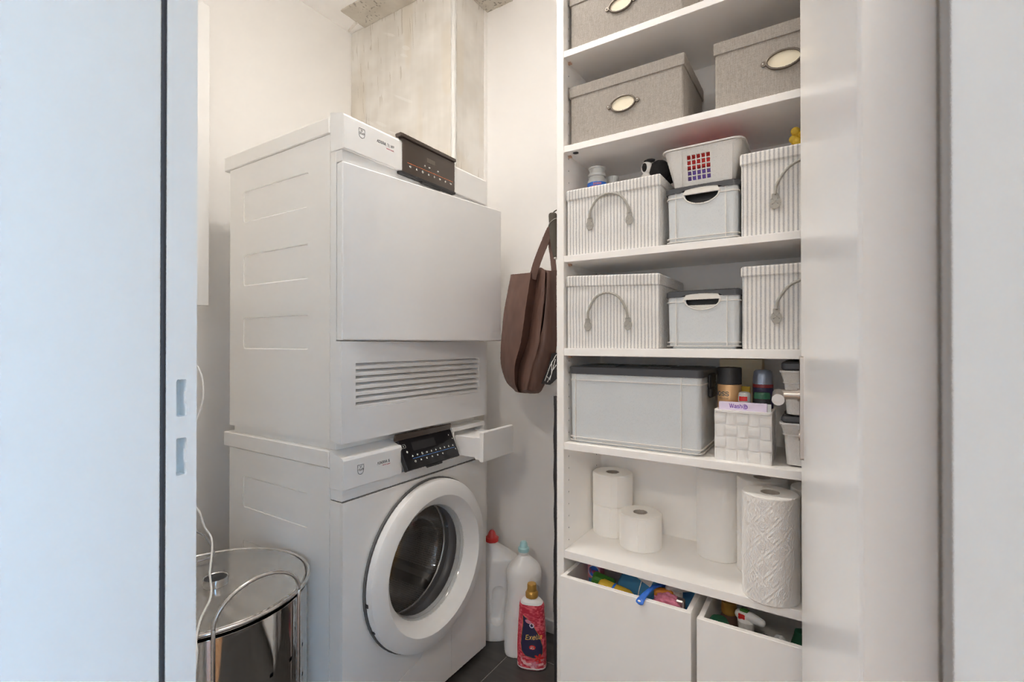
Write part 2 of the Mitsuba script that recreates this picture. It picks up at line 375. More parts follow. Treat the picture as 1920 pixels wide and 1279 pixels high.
for q in (0, 1):
    y0, y1 = WY0 + 0.06 + q * (WY1 - WY0) / 2, WY0 + (q + 1) * (WY1 - WY0) / 2 - 0.04
    part(wn, 'pane', tm([[HX1 + 0.055, y0, WZ0 + 0.06], [HX1 + 0.055, y1, WZ0 + 0.06], [HX1 + 0.055, y1, WZ1 - 0.06], [HX1 + 0.055, y0, WZ1 - 0.06]], [[0, 1, 2], [0, 2, 3]]), 'm_glass')

# ------------------------------------------------------------------ door frame, door leaf
k = struct('trim_1', cat([bx(DXL - 0.05, DXL, YD0 - 0.01, 0.2803, 0, DH, 0.0012), bx(DXL - 0.05, DXL - 0.012, 0.2803, 0.287, 0, DH, 0)]), 'm_frame', label='pale painted metal door jamb on the left')
part(k, 'rubber_seal', tube([[DXL - 0.0045, 0.28365, 0.0], [DXL - 0.0045, 0.28365, 0.7], [DXL - 0.0045, 0.28365, 1.4], [DXL - 0.0045, 0.28365, DH]], 0.0042, 12), 'm_rubber', 40, 'black rubber door seal')
hole = []
for z0, z1 in ((1.0290, 1.0788), (0.9505, 1.0005)):
    h = rrect(0.2987, 0.3112, z0, z1, 0.0022).difference(sbox(0.3092, (z0 + z1) / 2 - 0.008, 0.32, (z0 + z1) / 2 + 0.009))
    hole.append(h)
strip = sbox(0.287, 0, 0.3235, DH).difference(unary_union(hole))
ks = part(k, 'strike_strip', ext(strip, 'x', DXL - 0.004, DXL), 'm_frame', label='strike plate strip with two latch holes')
for h in hole:
    b = h.bounds
    part(ks, 'latch_pocket', cat([bx(DXL - 0.035, DXL - 0.022, b[0] - 0.004, b[2] + 0.004, b[1] - 0.004, b[3] + 0.004, 0), bx(DXL - 0.022, DXL - 0.004, b[0] - 0.004, b[0] - 0.0005, b[1] - 0.004, b[3] + 0.004, 0),
                                  bx(DXL - 0.022, DXL - 0.004, b[2] + 0.0005, b[2] + 0.004, b[1] - 0.004, b[3] + 0.004, 0), bx(DXL - 0.022, DXL - 0.004, b[0], b[2], b[1] - 0.004, b[1] - 0.0003, 0), bx(DXL - 0.022, DXL - 0.004, b[0], b[2], b[3] + 0.0003, b[3] + 0.004, 0)]), 'm_frame')
k = struct('trim_2', cat([bx(DXR, DXR + 0.05, YD0 - 0.01, 0.305, 0, DH, 0.0012), bx(DXR + 0.012, DXR + 0.05, 0.305, YD1, 0, DH, 0)]), 'm_frame', label='pale painted metal door jamb on the right')
part(k, 'rubber_seal', tube([[DXR + 0.0040, 0.3130, z] for z in (0, 0.7, 1.4, DH)], 0.0066, 14), 'm_rubber_grey', 40)
struct('trim_3', bx(DXL - 0.05, DXR + 0.05, YD0 - 0.01, YD1, DH, DH + 0.05, 0.0012), 'm_frame', label='door frame head')
# leaf, opened inward
P0 = np.array([0.0145, 0.3225]); LD = np.array([-0.0565, 0.783]); LL = np.linalg.norm(LD); LD = LD / LL; LN = np.array([LD[1], -LD[0]])
Rl = np.array([[LD[0], LN[0], 0], [LD[1], LN[1], 0], [0, 0, 1]])          # local x along the leaf, local y to its right
def lf(m): return tm(m.vertices @ Rl.T + np.array([P0[0], P0[1], 0]), m.faces[:, ::-1])
dk = struct('door_1', lf(bx(0, LL, 0, 0.0345, 0.008, DH - 0.004, 0.0018)), 'm_leaf', label='pale grey closet door leaf, standing open on the right')
hx, hz = LL - 0.092, 1.034
kh = part(dk, 'door_handle', lf(ext(rrect(hx - 0.02, hx + 0.02, 0.921, 1.104, 0.004), 'y', -0.0055, 0.0005)), 'm_steel_satin', 30, 'brushed steel door handle with long plate')
lev = bez([[hx, -0.002, hz], [hx, -0.034, hz], [hx - 0.006, -0.0395, hz], [hx - 0.1, -0.0395, hz]], 8)
part(kh, 'lever', lf(cat([tube(np.array([[hx, -0.002, hz], [hx, -0.0395, hz]]), 0.0088, 24), tube(np.array([[hx + 0.0088, -0.0395, hz], [hx - 0.1, -0.0395, hz]]), 0.0094, 28)])), 'm_steel_satin', 35)
part(kh, 'collar', lf(tube(np.array([[hx, -0.0055, hz], [hx, -0.009, hz]]), 0.0115, 24)), 'm_steel_satin', 35)
part(kh, 'key_rose', lf(tube(np.array([[hx, -0.0055, hz - 0.072], [hx, -0.0075, hz - 0.072]]), 0.010, 20)), 'm_steel_satin', 35)

# ------------------------------------------------------------------ lamp
k = thing('ceiling_lamp', 'round white ceiling lamp above the closet, out of the picture', 'lamp')
part(k, 'lamp_base', lathe([(0, ZC - 0.0005), (0.17, ZC - 0.0005), (0.17, LAMP[2] + 0.015), (0.165, LAMP[2] + 0.012), (0, LAMP[2] + 0.012)][::-1], 40, (LAMP[0], LAMP[1], 0)), 'm_hall', 40)
dm = lathe([(0.0, LAMP[2] - 0.03), (0.08, LAMP[2] - 0.025), (0.13, LAMP[2] - 0.01), (0.155, LAMP[2] + 0.01)], 32, (LAMP[0], LAMP[1], 0))
if dm.face_normals[:, 2].mean() > 0: dm.invert()
scene[k + '__diffuser'] = mikit.ply(dm, 'm_hall', smooth=True, emitter={'type': 'area', 'radiance': rgb(*LAMP_RADIANCE)})

k = thing('hall_lamp', 'round white ceiling lamp in the hall behind the camera', 'lamp')
part(k, 'lamp_base', lathe([(0, ZC - 0.0005), (0.19, ZC - 0.0005), (0.19, HALL_LAMP[2] + 0.015), (0.18, HALL_LAMP[2] + 0.012), (0, HALL_LAMP[2] + 0.012)][::-1], 40, (HALL_LAMP[0], HALL_LAMP[1], 0)), 'm_hall', 40)
dm = lathe([(0.0, HALL_LAMP[2] - 0.03), (0.09, HALL_LAMP[2] - 0.025), (0.145, HALL_LAMP[2] - 0.01), (0.17, HALL_LAMP[2] + 0.01)], 32, (HALL_LAMP[0], HALL_LAMP[1], 0))
if dm.face_normals[:, 2].mean() > 0: dm.invert()
scene[k + '__diffuser'] = mikit.ply(dm, 'm_hall', smooth=True, emitter={'type': 'area', 'radiance': rgb(*HALL_RADIANCE)})

# ------------------------------------------------------------------ washing machine and dryer
FX, SY0, SY1, BXk = -1.051, 0.8165, 1.4445, -1.611
SEAM = -1.1035
def side_skin(z0, z1, wins):
    p = sbox(BXk, z0, SEAM - 0.0012, z1)
    for a, b in wins: p = p.difference(rrect(-1.530, -1.198, a, b, 0.009))
    out = [ext(p, 'y', SY0, SY0 + 0.0035)]
    for a, b in wins:
        R0 = np.array(rrect(-1.530, -1.198, a, b, 0.009).exterior.coords)[:-1]; R1 = np.array(rrect(-1.5279, -1.2001, a + 0.0021, b - 0.0021, 0.0069).exterior.coords)[:-1]
        out.extend([loft([np.c_[R0[:, 0], np.full(len(R0), SY0), R0[:, 1]], np.c_[R1[:, 0], np.full(len(R1), SY0 + 0.0018), R1[:, 1]]], cap=False), ext(Polygon(R1), 'y', SY0 + 0.0017, SY0 + 0.0032)])
    return cat(out)
def logo(z, y, x, k):
    sh = unary_union([sbox(-0.0105, 0.001, 0.0105, 0.013), Point(0, 0).buffer(0.0105).intersection(sbox(-1, -1, 1, 0.002))])
    sh = affinity.scale(sh, 1, 1.12); ring = sh.difference(sh.buffer(-0.0012, join_style=2))
    vv = Polygon([(-0.004, 0.0115), (-0.0025, 0.0115), (0, 0.0075), (0.0025, 0.0115), (0.004, 0.0115), (0.0006, 0.0058), (-0.0006, 0.0058)])
    m = ext(affinity.translate(unary_union([ring, vv]), y, z), 'x', x, x + 0.0005)
    t = text_on('ZUG', 0.0052, (x, y - 0.0082, z - 0.0014), (0, 1, 0), (0, 0, 1), 0.0005, True, 0.0164)
    return part(k, 'emblem', cat([m, t]), 'm_print')

w = thing('washing_machine', 'white front-loading washing machine with round door, under the dryer', 'washing machine')
core_ = to_man(bx(BXk, SEAM - 0.001, SY0 + 0.0034, SY1 - 0.0005, 0.02, 0.7955, 0.001)) + to_man(bx(SEAM - 0.0015, FX - 0.012, SY0 + 0.004, SY1 - 0.001, 0.02, 0.80, 0.001))
core_ = core_ - m3.Manifold.cylinder(0.45, 0.253, 0.253, 64).rotate((0, 90, 0)).translate((FX - 0.44, 1.138, 0.446))
part(w, 'cabinet', from_man(core_), 'm_appl')
part(w, 'side_panel', side_skin(0.02, 0.7955, [(0.618, 0.714), (0.420, 0.516), (0.222, 0.318)]), 'm_appl')
for (xx, yy) in ((BXk + 0.05, SY0 + 0.05), (BXk + 0.05, SY1 - 0.05), (FX - 0.06, SY0 + 0.05), (FX - 0.06, SY1 - 0.05)):
    part(w, 'foot', lathe([(0, 0.0), (0.02, 0.0), (0.02, 0.008), (0.012, 0.012), (0.012, 0.022), (0, 0.022)], 16, (xx, yy, 0)), 'm_black', 40)
part(w, 'worktop', bx(-1.641, SEAM - 0.0006, SY0 - 0.004, SY1, 0.797, 0.8425, 0.0025), 'm_appl')
# front panel with the door opening
DY, DZ, DR = 1.138, 0.446, 0.254
WH = 0.7115
fp = sbox(SY0, 0.02, SY1, WH).difference(Point(DY, DZ).buffer(0.205, quad_segs=16))
flap_z = lambda y: 0.1343 - 0.004 + 0.075 * ((y - 1.0166) / (1.2509 - 1.0166)) ** 1.8
fpoly = Polygon([(1.0166, 0.022)] + [(y, 0.145 + 0.088 * ((y - 1.0166) / 0.2343) ** 1.7) for y in np.linspace(1.0166, 1.2509, 14)] + [(1.2509, 0.022)])
frontp = fp.difference(fpoly.buffer(0.0009))
part(w, 'front_panel', cat([ext(frontp, 'x', FX - 0.012, FX), bx(SEAM, FX - 0.0121, SY0, SY0 + 0.004, 0.02, WH, 0.0005), bx(SEAM, FX - 0.0121, SY1 - 0.003, SY1, 0.02, WH, 0.0005)]), 'm_appl')
part(w, 'filter_flap', ext(fpoly.buffer(-0.0006), 'x', FX - 0.010, FX + 0.0004), 'm_appl', label='service flap with curved upper edge')
part(w, 'shadow_gap', bx(SEAM, FX - 0.004, SY0 + 0.003, SY1 - 0.003, WH - 0.001, WH + 0.004, 0), 'm_shadowgap')
part(w, 'trim_strip', bx(SEAM + 0.0006, FX - 0.0055, SY0 + 0.0015, SY1 - 0.001, WH + 0.003, 0.7440, 0.001), 'm_appl_plastic', label='narrow strip below the control fascia')
# fascia with slanted top edge; open in the middle and on the right where the panel and the drawer come out
def fascia(z0, z1, y0, y1, x1, k, name='fascia', back=SEAM, mat='m_appl_plastic', ztb=None, end_round=False):
    prof = [(back + 0.0006, z0), (x1 - 0.001, z0), (x1, z0 + 0.002), (x1, z1 - 0.008), (x1 - 0.0035, z1 - 0.002), (x1 - 0.012, z1 + 0.001), (back + 0.0006, (ztb or z1))]
    return part(k, name, ext(Polygon(prof), 'y', y0, y1), mat, 25)
fascia(0.7445, 0.829, SY0 - 0.001, 1.0209, FX + 0.003, w, ztb=0.8425)
logo(0.788, 0.8715, FX + 0.003, w)
part(w, 'lettering', text_on('ADORA S', 0.0068, (FX + 0.003, 0.928, 0.790), (0, 1, 0), (0, 0, 1), 0.0005, True, 0.046), 'm_print')
part(w, 'lettering', text_on('SWISS MADE', 0.0022, (FX + 0.003, 0.948, 0.7835), (0, 1, 0), (0, 0, 1), 0.0005, True, 0.028), 'm_print_red')
part(w, 'top_rail', bx(SEAM, FX - 0.004, 1.2605, SY1, 0.828, 0.8425, 0.002), 'm_appl_plastic')
part(w, 'panel_roof', bx(SEAM, FX - 0.034, 1.0212, 1.2605, 0.830, 0.8425, 0.001), 'm_appl_plastic')
part(w, 'panel_recess', cat([bx(SEAM - 0.02, SEAM + 0.006, 1.0212, 1.268, 0.745, 0.828, 0), bx(SEAM, FX, 1.0212, 1.262, 0.7438, 0.7465, 0)]), 'm_appl_plastic')
# control panel, tilted forward out of the fascia
cpc = np.array([FX + 0.008, 1.1365, 0.804]); CW, CH = 0.238, 0.106
A = math.radians(27)
cu, cv = np.array([0, 1.0, 0]), np.array([-math.sin(A), 0, math.cos(A)]); cw = np.cross(cu, cv)
RC = np.stack([cu, cv, cw], 1)
def cp(m, c=cpc, R=RC): return tm(m.vertices @ R.T + c, m.faces)
kp = part(w, 'control_panel', cp(bx(-CW / 2, CW / 2, -CH / 2, CH / 2 - 0.012, -0.016, 0, 0.0015)), 'm_black_gloss', label='black glass control panel tilted forward')
part(kp, 'hinged_lip', cp(tm(bx(-CW / 2 - 0.012, CW / 2 + 0.0, 0, 0.020, -0.006, 0, 0.001).vertices @ rotx(math.radians(42)).T + np.array([0, CH / 2 - 0.014, -0.001]), bx(-CW / 2 - 0.012, CW / 2, 0, 0.020, -0.006, 0, 0.001).faces)), 'm_smoke')
part(kp, 'finger_pull', cp(bx(-0.035, 0.035, -CH / 2 - 0.006, -CH / 2 + 0.001, -0.012, -0.003, 0.002)), 'm_black')
part(kp, 'light_line', cp(bx(-0.085, 0.108, -0.0225, -0.0214, 0, 0.0004, 0)), 'm_blue_line', label='thin blue line')
part(kp, 'display', cp(bx(-0.072, 0.03, 0.0, 0.026, 0, 0.0003, 0)), 'm_black')
ic = []
def sym(cx, cy, kind, s=0.0032):
    c = Point(0, 0)
    g = [c.buffer(s).difference(c.buffer(s * 0.55)), rrect(-s, s, -s * 0.7, s * 0.7, s * 0.3).difference(rrect(-s * 0.6, s * 0.6, -s * 0.3, s * 0.3, s * 0.2)), Polygon([(-s, -s * 0.8), (s, -s * 0.8), (0, s)]),
         unary_union([sbox(-s, -s * .2, s, s * .2), sbox(-s * .2, -s, s * .2, s)]), rrect(-s * .7, s * .7, -s * .7, s * .7, s * .2), Polygon([(-s, 0), (0, s), (s, 0), (0, -s)])][kind]
    return ext(affinity.translate(g, cx, cy), 'z', 0, 0.0004)
for i, kd in enumerate((2, 5, 0, 1, 2, 3, 5, 5, 2, 2)): ic.append(sym(-0.082 + i * 0.0205, -0.0135, kd, 0.0033))
for i, kd in enumerate((0, 4, 4, 4, 4, 4)): ic.append(sym(-0.078 + i * 0.0245, -0.031, kd, 0.0033))
ic += [sym(-0.098, 0.001, 5, 0.004), sym(0.109, -0.028, 4, 0.003), sym(0.10, 0.022, 5, 0.0026), sym(0.112, 0.008, 5, 0.0025),
       ext(rrect(-0.113, -0.097, 0.014, 0.025, 0.001).difference(rrect(-0.1124, -0.0976, 0.0146, 0.0244, 0.001)), 'z', 0, 0.0004), sym(-0.105, 0.0195, 4, 0.0018)]
part(kp, 'symbols', cat([cp(m) for m in ic]), 'm_symbol', label='small white programme symbols')
# detergent drawer pulled out
kd = part(w, 'detergent_drawer', bx(-0.936, -0.92, 1.249, 1.4285, 0.7465, 0.8425, 0.0025), 'm_appl_plastic', label='detergent drawer, pulled out')
part(kd, 'tray', cat([bx(-1.19, -0.936, 1.279, 1.282, 0.752, 0.815, 0.0008), bx(-1.19, -0.936, 1.419, 1.422, 0.752, 0.815, 0.0008), bx(-1.19, -0.936, 1.279, 1.422, 0.750, 0.753, 0.0008), bx(-1.19, -1.187, 1.279, 1.422, 0.752, 0.815, 0.0008),
                      bx(-0.963, -0.936, 1.262, 1.426, 0.748, 0.822, 0.002), bx(-1.19, -0.95, 1.348, 1.350, 0.753, 0.81, 0.0006)]), 'm_whiteplastic')
part(kd, 'insert_cover', bx(-1.12, -0.963, 1.285, 1.416, 0.806, 0.8115, 0.002), 'm_whiteplastic')
part(w, 'drawer_housing', cat([bx(SEAM - 0.10, FX - 0.002, 1.262, 1.2675, 0.745, 0.828, 0.0008), bx(SEAM - 0.1, FX - 0.003, 1.4345, SY1, 0.745, 0.828, 0.0008)]), 'm_appl_plastic')
part(w, 'softener_flap', bx(SEAM - 0.06, SEAM - 0.045, 1.39, 1.43, 0.815, 0.827, 0.001), 'm_blue', label='blue piece inside the drawer slot')
# door: white ring with funnel, dark edge, glass bowl
ring = [(0.170, FX + 0.004), (0.177, FX + 0.016), (0.186, FX + 0.025), (0.2035, FX + 0.0425), (0.2065, FX + 0.0440), (0.225, FX + 0.0415), (0.243, FX + 0.0365), (DR - 0.002, FX + 0.030), (DR, FX + 0.022), (DR, FX + 0.010), (DR - 0.006, FX + 0.006), (0.170, FX + 0.004)]
kr = part(w, 'door', lathe(ring[::-1], 112, (0, DY, DZ), 'x'), 'm_appl_plastic', 28, 'round white porthole door')
part(kr, 'rear_rim', lathe([(0.19, FX + 0.001), (DR + 0.004, FX + 0.001), (DR + 0.004, FX + 0.0075), (0.19, FX + 0.0075)], 96, (0, DY, DZ), 'x'), 'm_shadowgap', 30, 'dark rear rim')
for an in (math.radians(186), math.radians(205)):
    part(kr, 'hinge_notch', bx(FX + 0.006, FX + 0.018, DY + (DR - 0.003) * math.cos(an) - 0.004, DY + (DR - 0.003) * math.cos(an) + 0.0045, DZ + (DR - 0.003) * math.sin(an) - 0.006, DZ + (DR - 0.003) * math.sin(an) + 0.006, 0.001), 'm_black')
bowl = [(0.0, FX - 0.118), (0.07, FX - 0.116), (0.118, FX - 0.106), (0.142, FX - 0.085), (0.155, FX - 0.045), (0.163, FX - 0.012), (0.172, FX + 0.004)]
part(kr, 'glass_bowl', lathe(bowl, 72, (0, DY, DZ), 'x'), 'm_glass', True, 'clear bowl-shaped door glass')
part(kr, 'glass_rim', lathe([(0.163, FX - 0.02), (0.1665, FX - 0.005), (0.1705, FX + 0.005), (0.174, FX + 0.009), (0.172, FX + 0.003), (0.168, FX - 0.02)], 80, (0, DY, DZ), 'x'), 'm_glass_grey', 30, 'shiny grey ring at the edge of the glass')
part(w, 'door_gasket', lathe([(0.205, FX - 0.004), (0.190, FX - 0.004), (0.186, FX - 0.02), (0.19, FX - 0.045), (0.182, FX - 0.062), (0.176, FX - 0.066), (0.178, FX - 0.085), (0.20, FX - 0.09)], 80, (0, DY, DZ), 'x'), 'm_gasket', 40, 'dark grey rubber gasket')
dmesh, duv = lathe([(0.176, FX - 0.085), (0.205, FX - 0.088), (0.245, FX - 0.10), (0.245, FX - 0.40), (0.22, FX - 0.415)], 96, (0, DY, DZ), 'x', uv=True)
kdr = part(w, 'drum', dmesh, 'm_drum', True, uv=duv)
part(kdr, 'drum_back', lathe([(0.23, FX - 0.41), (0.18, FX - 0.418), (0.165, FX - 0.40), (0.12, FX - 0.405), (0.04, FX - 0.40), (0.0, FX - 0.40)], 64, (0, DY, DZ), 'x'), 'm_drum_plain', 40)
part(kdr, 'drum_rim', lathe([(0.172, FX - 0.089), (0.178, FX - 0.084), (0.184, FX - 0.089), (0.178, FX - 0.094), (0.172, FX - 0.089)], 80, (0, DY, DZ), 'x'), 'm_chrome', True, 'bright steel rim of the drum')
for q in range(3):
    an = math.radians(75 + q * 120); c0, s0 = math.cos(an), math.sin(an)
    rings = []
    for x, hgt in ((FX - 0.115, 0.012), (FX - 0.13, 0.045), (FX - 0.37, 0.05), (FX - 0.39, 0.012)):
        rings.append(np.array([[x, DY + c0 * (0.244 - h) - s0 * b, DZ + s0 * (0.244 - h) + c0 * b] for h, b in ((0, -0.035), (hgt * 0.6, -0.022), (hgt, -0.010), (hgt, 0.010), (hgt * 0.6, 0.022), (0, 0.035))]))
    part(kdr, 'paddle', loft(rings), 'm_drum_plain', 30)

# the stacking strip and the dryer
d = thing('tumble_dryer', 'white tumble dryer stacked on top of the washing machine, its square door ajar', 'tumble dryer')
part(d, 'base_frame', bx(BXk + 0.006, FX - 0.045, SY0 + 0.012, SY1 - 0.012, 0.8425, 0.866, 0.001), 'm_appl')
part(d, 'cabinet', cat([bx(BXk, SEAM - 0.001, SY0 + 0.0034, SY1 - 0.0005, 0.8655, 1.683, 0.001), bx(SEAM - 0.001, FX - 0.031, SY0 + 0.001, SY1 - 0.001, 0.8655, 1.64, 0.001)]), 'm_appl')
part(d, 'side_panel', side_skin(0.8655, 1.683, [(1.504, 1.600), (1.306, 1.402), (1.110, 1.206)]), 'm_appl')
part(d, 'top_cover', bx(-1.641, SEAM - 0.0006, SY0 - 0.004, SY1, 1.684, 1.729, 0.0025), 'm_appl')
fascia(1.634, 1.7275, SY0 - 0.001, 1.0209, FX + 0.003, d, ztb=1.7385)
fascia(1.634, 1.7275, 1.2595, SY1, FX + 0.003, d, ztb=1.7385)
part(d, 'fascia_core', bx(SEAM, FX - 0.012, 1.0209, 1.2595, 1.634, 1.729, 0.001), 'm_appl_plastic')
part(d, 'front_frame', cat([bx(SEAM, FX - 0.0065, SY0 + 0.0015, SY1 - 0.001, 1.603, 1.6338, 0.001), bx(SEAM, FX - 0.028, SY0, SY0 + 0.002, 0.868, 1.603, 0.0005)]), 'm_appl_plastic')
logo(1.6905, 0.8735, FX + 0.003, d)
part(d, 'lettering', text_on('ADORA', 0.0078, (FX + 0.003, 0.9255, 1.688), (0, 1, 0), (0, 0, 1), 0.0005, True, 0.033), 'm_print')
part(d, 'lettering', text_on('TL WP', 0.0078, (FX + 0.003, 0.963, 1.688), (0, 1, 0), (0, 0, 1), 0.0005, False, 0.026), 'm_print')
part(d, 'lettering', text_on('SWISS MADE', 0.0024, (FX + 0.003, 0.960, 1.680), (0, 1, 0), (0, 0, 1), 0.0005, True, 0.029), 'm_print_red')
kp = part(d, 'control_panel', bx(FX - 0.012, FX + 0.006, 1.0212, 1.2592, 1.632, 1.733, 0.0015), 'm_smoke', label='smoked brown glass control panel')
part(kp, 'top_lip', bx(FX - 0.012, FX + 0.012, 1.008, 1.2594, 1.7335, 1.744, 0.001), 'm_smoke')
part(kp, 'bottom_lip', bx(FX - 0.012, FX + 0.010, 1.010, 1.2594, 1.6255, 1.633, 0.001), 'm_black')
part(kp, 'finger_pull', bx(FX - 0.002, FX + 0.011, 1.10, 1.19, 1.620, 1.6258, 0.002), 'm_black')
R2 = np.array([[0, 0, 1], [1, 0, 0], [0, 1, 0]], float); c2 = np.array([FX + 0.006, 1.140, 1.684])
part(kp, 'light_line', cp(bx(-0.100, 0.108, -0.0195, -0.0183, 0, 0.0004, 0), c2, R2), 'm_orange_line', label='thin orange line')
part(kp, 'display', cp(bx(-0.016, 0.022, 0.008, 0.022, 0, 0.0003, 0), c2, R2), 'm_bronze')
ic = [cp(sym(-0.088 + i * 0.0265, -0.028, kd_, 0.0036), c2, R2) for i, kd_ in enumerate((1, 2, 0, 2, 3, 1, 5, 1))]
ic += [cp(sym(x, -0.006, 1, 0.0028), c2, R2) for x in (-0.025, -0.005, 0.035)]
part(kp, 'symbols', cat(ic), 'm_symbol', label='small white programme symbols')
# lower panel with louvres
lp = sbox(0.8114, 0.8660, SY1, 1.1325).difference(sbox(0.857, 0.9515, 1.402, 1.0745))
kl = part(d, 'lower_panel', ext(lp, 'x', FX - 0.026, FX), 'm_appl_gloss', label='glossy lower front panel with ventilation slots')
pitch = (1.0745 - 0.9515) / 7
for i in range(7):
    z = 0.9515 + (i + 0.5) * pitch
    sl = Polygon([(FX - 0.003, z - 0.0085), (FX - 0.0015, z - 0.007), (FX - 0.0015, z + 0.0005), (FX - 0.018, z + 0.0075), (FX - 0.020, z + 0.006), (FX - 0.0045, z - 0.002)])
    part(kl, 'vent_slat', ext(sl, 'y', 0.8572, 1.4018), 'm_appl_gloss', 25)
part(kl, 'vent_backing', bx(FX - 0.030, FX - 0.0265, 0.85, 1.41, 0.945, 1.08, 0), 'm_appl_plastic')
# dryer door, hinged on its left edge and slightly open
hing = np.array([FX - 0.001, 0.8135]); da = math.atan2(0.975 - 1.052, 1.4345 - 0.8135)
ang = math.atan2(-0.076 * -1, 0.621)
dd = bx(-0.027, 0.001, 0.0, 0.6258, 1.1352, 1.6005, 0.003)
part(d, 'door', xf(dd, rotz(-ang), (hing[0], hing[1], 0)), 'm_appl_gloss', label='square glossy white door, slightly ajar')

# ------------------------------------------------------------------ bookcase
YF, YBK = 1.15, 1.402
PXL, PXI, PXR = -0.6035, -0.5830, 0.215
SH = [(1.8838, 1.9011), (1.6318, 1.6491), (1.3411, 1.3582), (1.0945, 1.1143), (0.8470, 0.8654), (0.5612, 0.5818)]
bk = thing('bookcase', 'tall white open shelf unit filled with boxes and baskets', 'shelf unit')
part(bk, 'side_panel', bx(PXL, PXI, YF, YBK + 0.008, 0, 2.37, 0.0008), 'm_board')
part(bk, 'side_panel', bx(PXR - 0.0205, PXR, YF, YBK + 0.008, 0, 2.37, 0.0008), 'm_board')
part(bk, 'back_panel', bx(PXI, PXR - 0.0205, YBK, YBK + 0.006, 0.03, 2.36, 0), 'm_board')
part(bk, 'top_panel', bx(PXI, PXR - 0.0205, YF, YBK, 2.352, 2.37, 0.0008), 'm_board')
part(bk, 'bottom_panel', bx(PXI, PXR - 0.0205, YF, YBK, 0.03, 0.048, 0.0008), 'm_board')
for a, b in SH: part(bk, 'shelf', bx(PXI + 0.0003, PXR - 0.0208, YF + 0.0006, YBK - 0.0005, a, b, 0.0008), 'm_board')
for z in (1.8838, 1.6318, 1.3411, 1.0945):
    part(bk, 'shelf_pin', cat([tube([[PXI - 0.001, YF + 0.03, z - 0.0035], [PXI + 0.009, YF + 0.03, z - 0.0035]], 0.0028, 10), bx(PXI + 0.0002, PXI + 0.008, YF + 0.024, YF + 0.037, z - 0.0026, z - 0.0002, 0.0005)]), 'm_wood_pin', 40)
part(bk, 'cable_cap', lathe([(0, 1.6318), (0.0075, 1.6318), (0.0075, 1.6303), (0.006, 1.6296), (0, 1.6296)], 20, (-0.556, YF + 0.018, 0)), 'm_black', 30, 'small black plug under the second shelf')
ph = [lathe([(0, 0.0), (0.0017, 0.0), (0.0017, 0.0004), (0, 0.0004)], 8, (0, 0, 0), 'x') for _ in (0,)]
holes = []
for z in np.arange(0.60, 2.3, 0.032):
    for y in (YF + 0.03, YBK - 0.035): holes.append(xf(ph[0], None, (PXI - 0.0001, y, z)))
part(bk, 'peg_holes', cat(holes), 'm_shadowgap', kind='stuff')
# two deep drawers, pulled out a little
def drawer(x0, x1, yf, zt):
    k = part(bk, 'drawer', bx(x0, x1, yf, yf + 0.013, 0.06, zt, 0.0012), 'm_board', label='deep white drawer, pulled out')
    part(k, 'side', bx(x0 + 0.001, x0 + 0.0125, yf + 0.0132, yf + 0.235, 0.065, zt - 0.001, 0.0008), 'm_board')
    part(k, 'side', bx(x1 - 0.0125, x1 - 0.001, yf + 0.0132, yf + 0.235, 0.065, zt - 0.001, 0.0008), 'm_board')
    part(k, 'back', bx(x0 + 0.013, x1 - 0.013, yf + 0.225, yf + 0.235, 0.065, zt - 0.001, 0.0008), 'm_board')
    part(k, 'base', bx(x0 + 0.013, x1 - 0.013, yf + 0.0132, yf + 0.2245, 0.07, 0.078, 0), 'm_board')
    return k
drawer(-0.5800, -0.2545, 1.122, 0.5275)
drawer(-0.2425, 0.085, 1.122, 0.5215)

# ------------------------------------------------------------------ boxes on the shelves
def linen_box(x0, x1, z0, zl0, zl1, yf, yb, label, oval=None, lid_ov=0.003):
    k = thing('linen_box', label, 'storage box', 'grey linen boxes')
    part(k, 'body', ribox(x0, x1, yf + lid_ov, yb - lid_ov, z0, zl0 + 0.006, 0.006), 'm_linen', 30)
    part(k, 'lid', ribox(x0 - lid_ov, x1 + lid_ov, yf, yb, zl0, zl1, 0.003, 0.001), 'm_linen', 30)
    if oval:
        ox, oz, rx, rz = oval
        y = yf + lid_ov
        el = affinity.scale(Point(ox, oz).buffer(1.0, quad_segs=16), rx, rz)
        el2 = affinity.scale(Point(ox, oz).buffer(1.0, quad_segs=16), rx - 0.0035, rz - 0.0035)
        ears = unary_union([Point(ox + s * (rx + 0.004), oz).buffer(0.0055) for s in (-1, 1)])
        kk = part(k, 'label_holder', ext(unary_union([el, ears]).difference(el2), 'y', y - 0.004, y - 0.0003), 'm_bronze', 30, 'oval metal label frame')
        pts = [[ox + (rx - 0.0018) * math.cos(a), y - 0.004, oz + (rz - 0.0018) * math.sin(a)] for a in np.linspace(0, 2 * PI, 48, endpoint=False)]
        part(kk, 'frame_bead', tube(pts, 0.0021, 8, closed=True), 'm_bronze', True)
        part(kk, 'card', ext(el2, 'y', y - 0.0016, y - 0.0004), 'm_card', label='blank cream card')
        for s in (-1, 1): part(kk, 'rivet', ball((ox + s * (rx + 0.005), y - 0.0045, oz), 0.0022, n=2), 'm_chrome', True)
    return k
linen_box(-0.5745, -0.281, 1.9012, 2.03, 2.059, 1.172, 1.392, 'grey linen lidded box alone on the topmost shelf, cut off by the picture edge', (-0.4345, 1.9830, 0.031, 0.019))
linen_box(-0.5750, -0.281, 1.6492, 1.783, 1.8115, 1.172, 1.386, 'grey linen lidded box on the second shelf beside the side panel', (-0.4285, 1.7305, 0.033, 0.0205))
linen_box(-0.2110, 0.070, 1.6492, 1.778, 1.8055, 1.168, 1.392, 'grey linen lidded box on the second shelf, half hidden by the door', (-0.0745, 1.7275, 0.034, 0.0205))

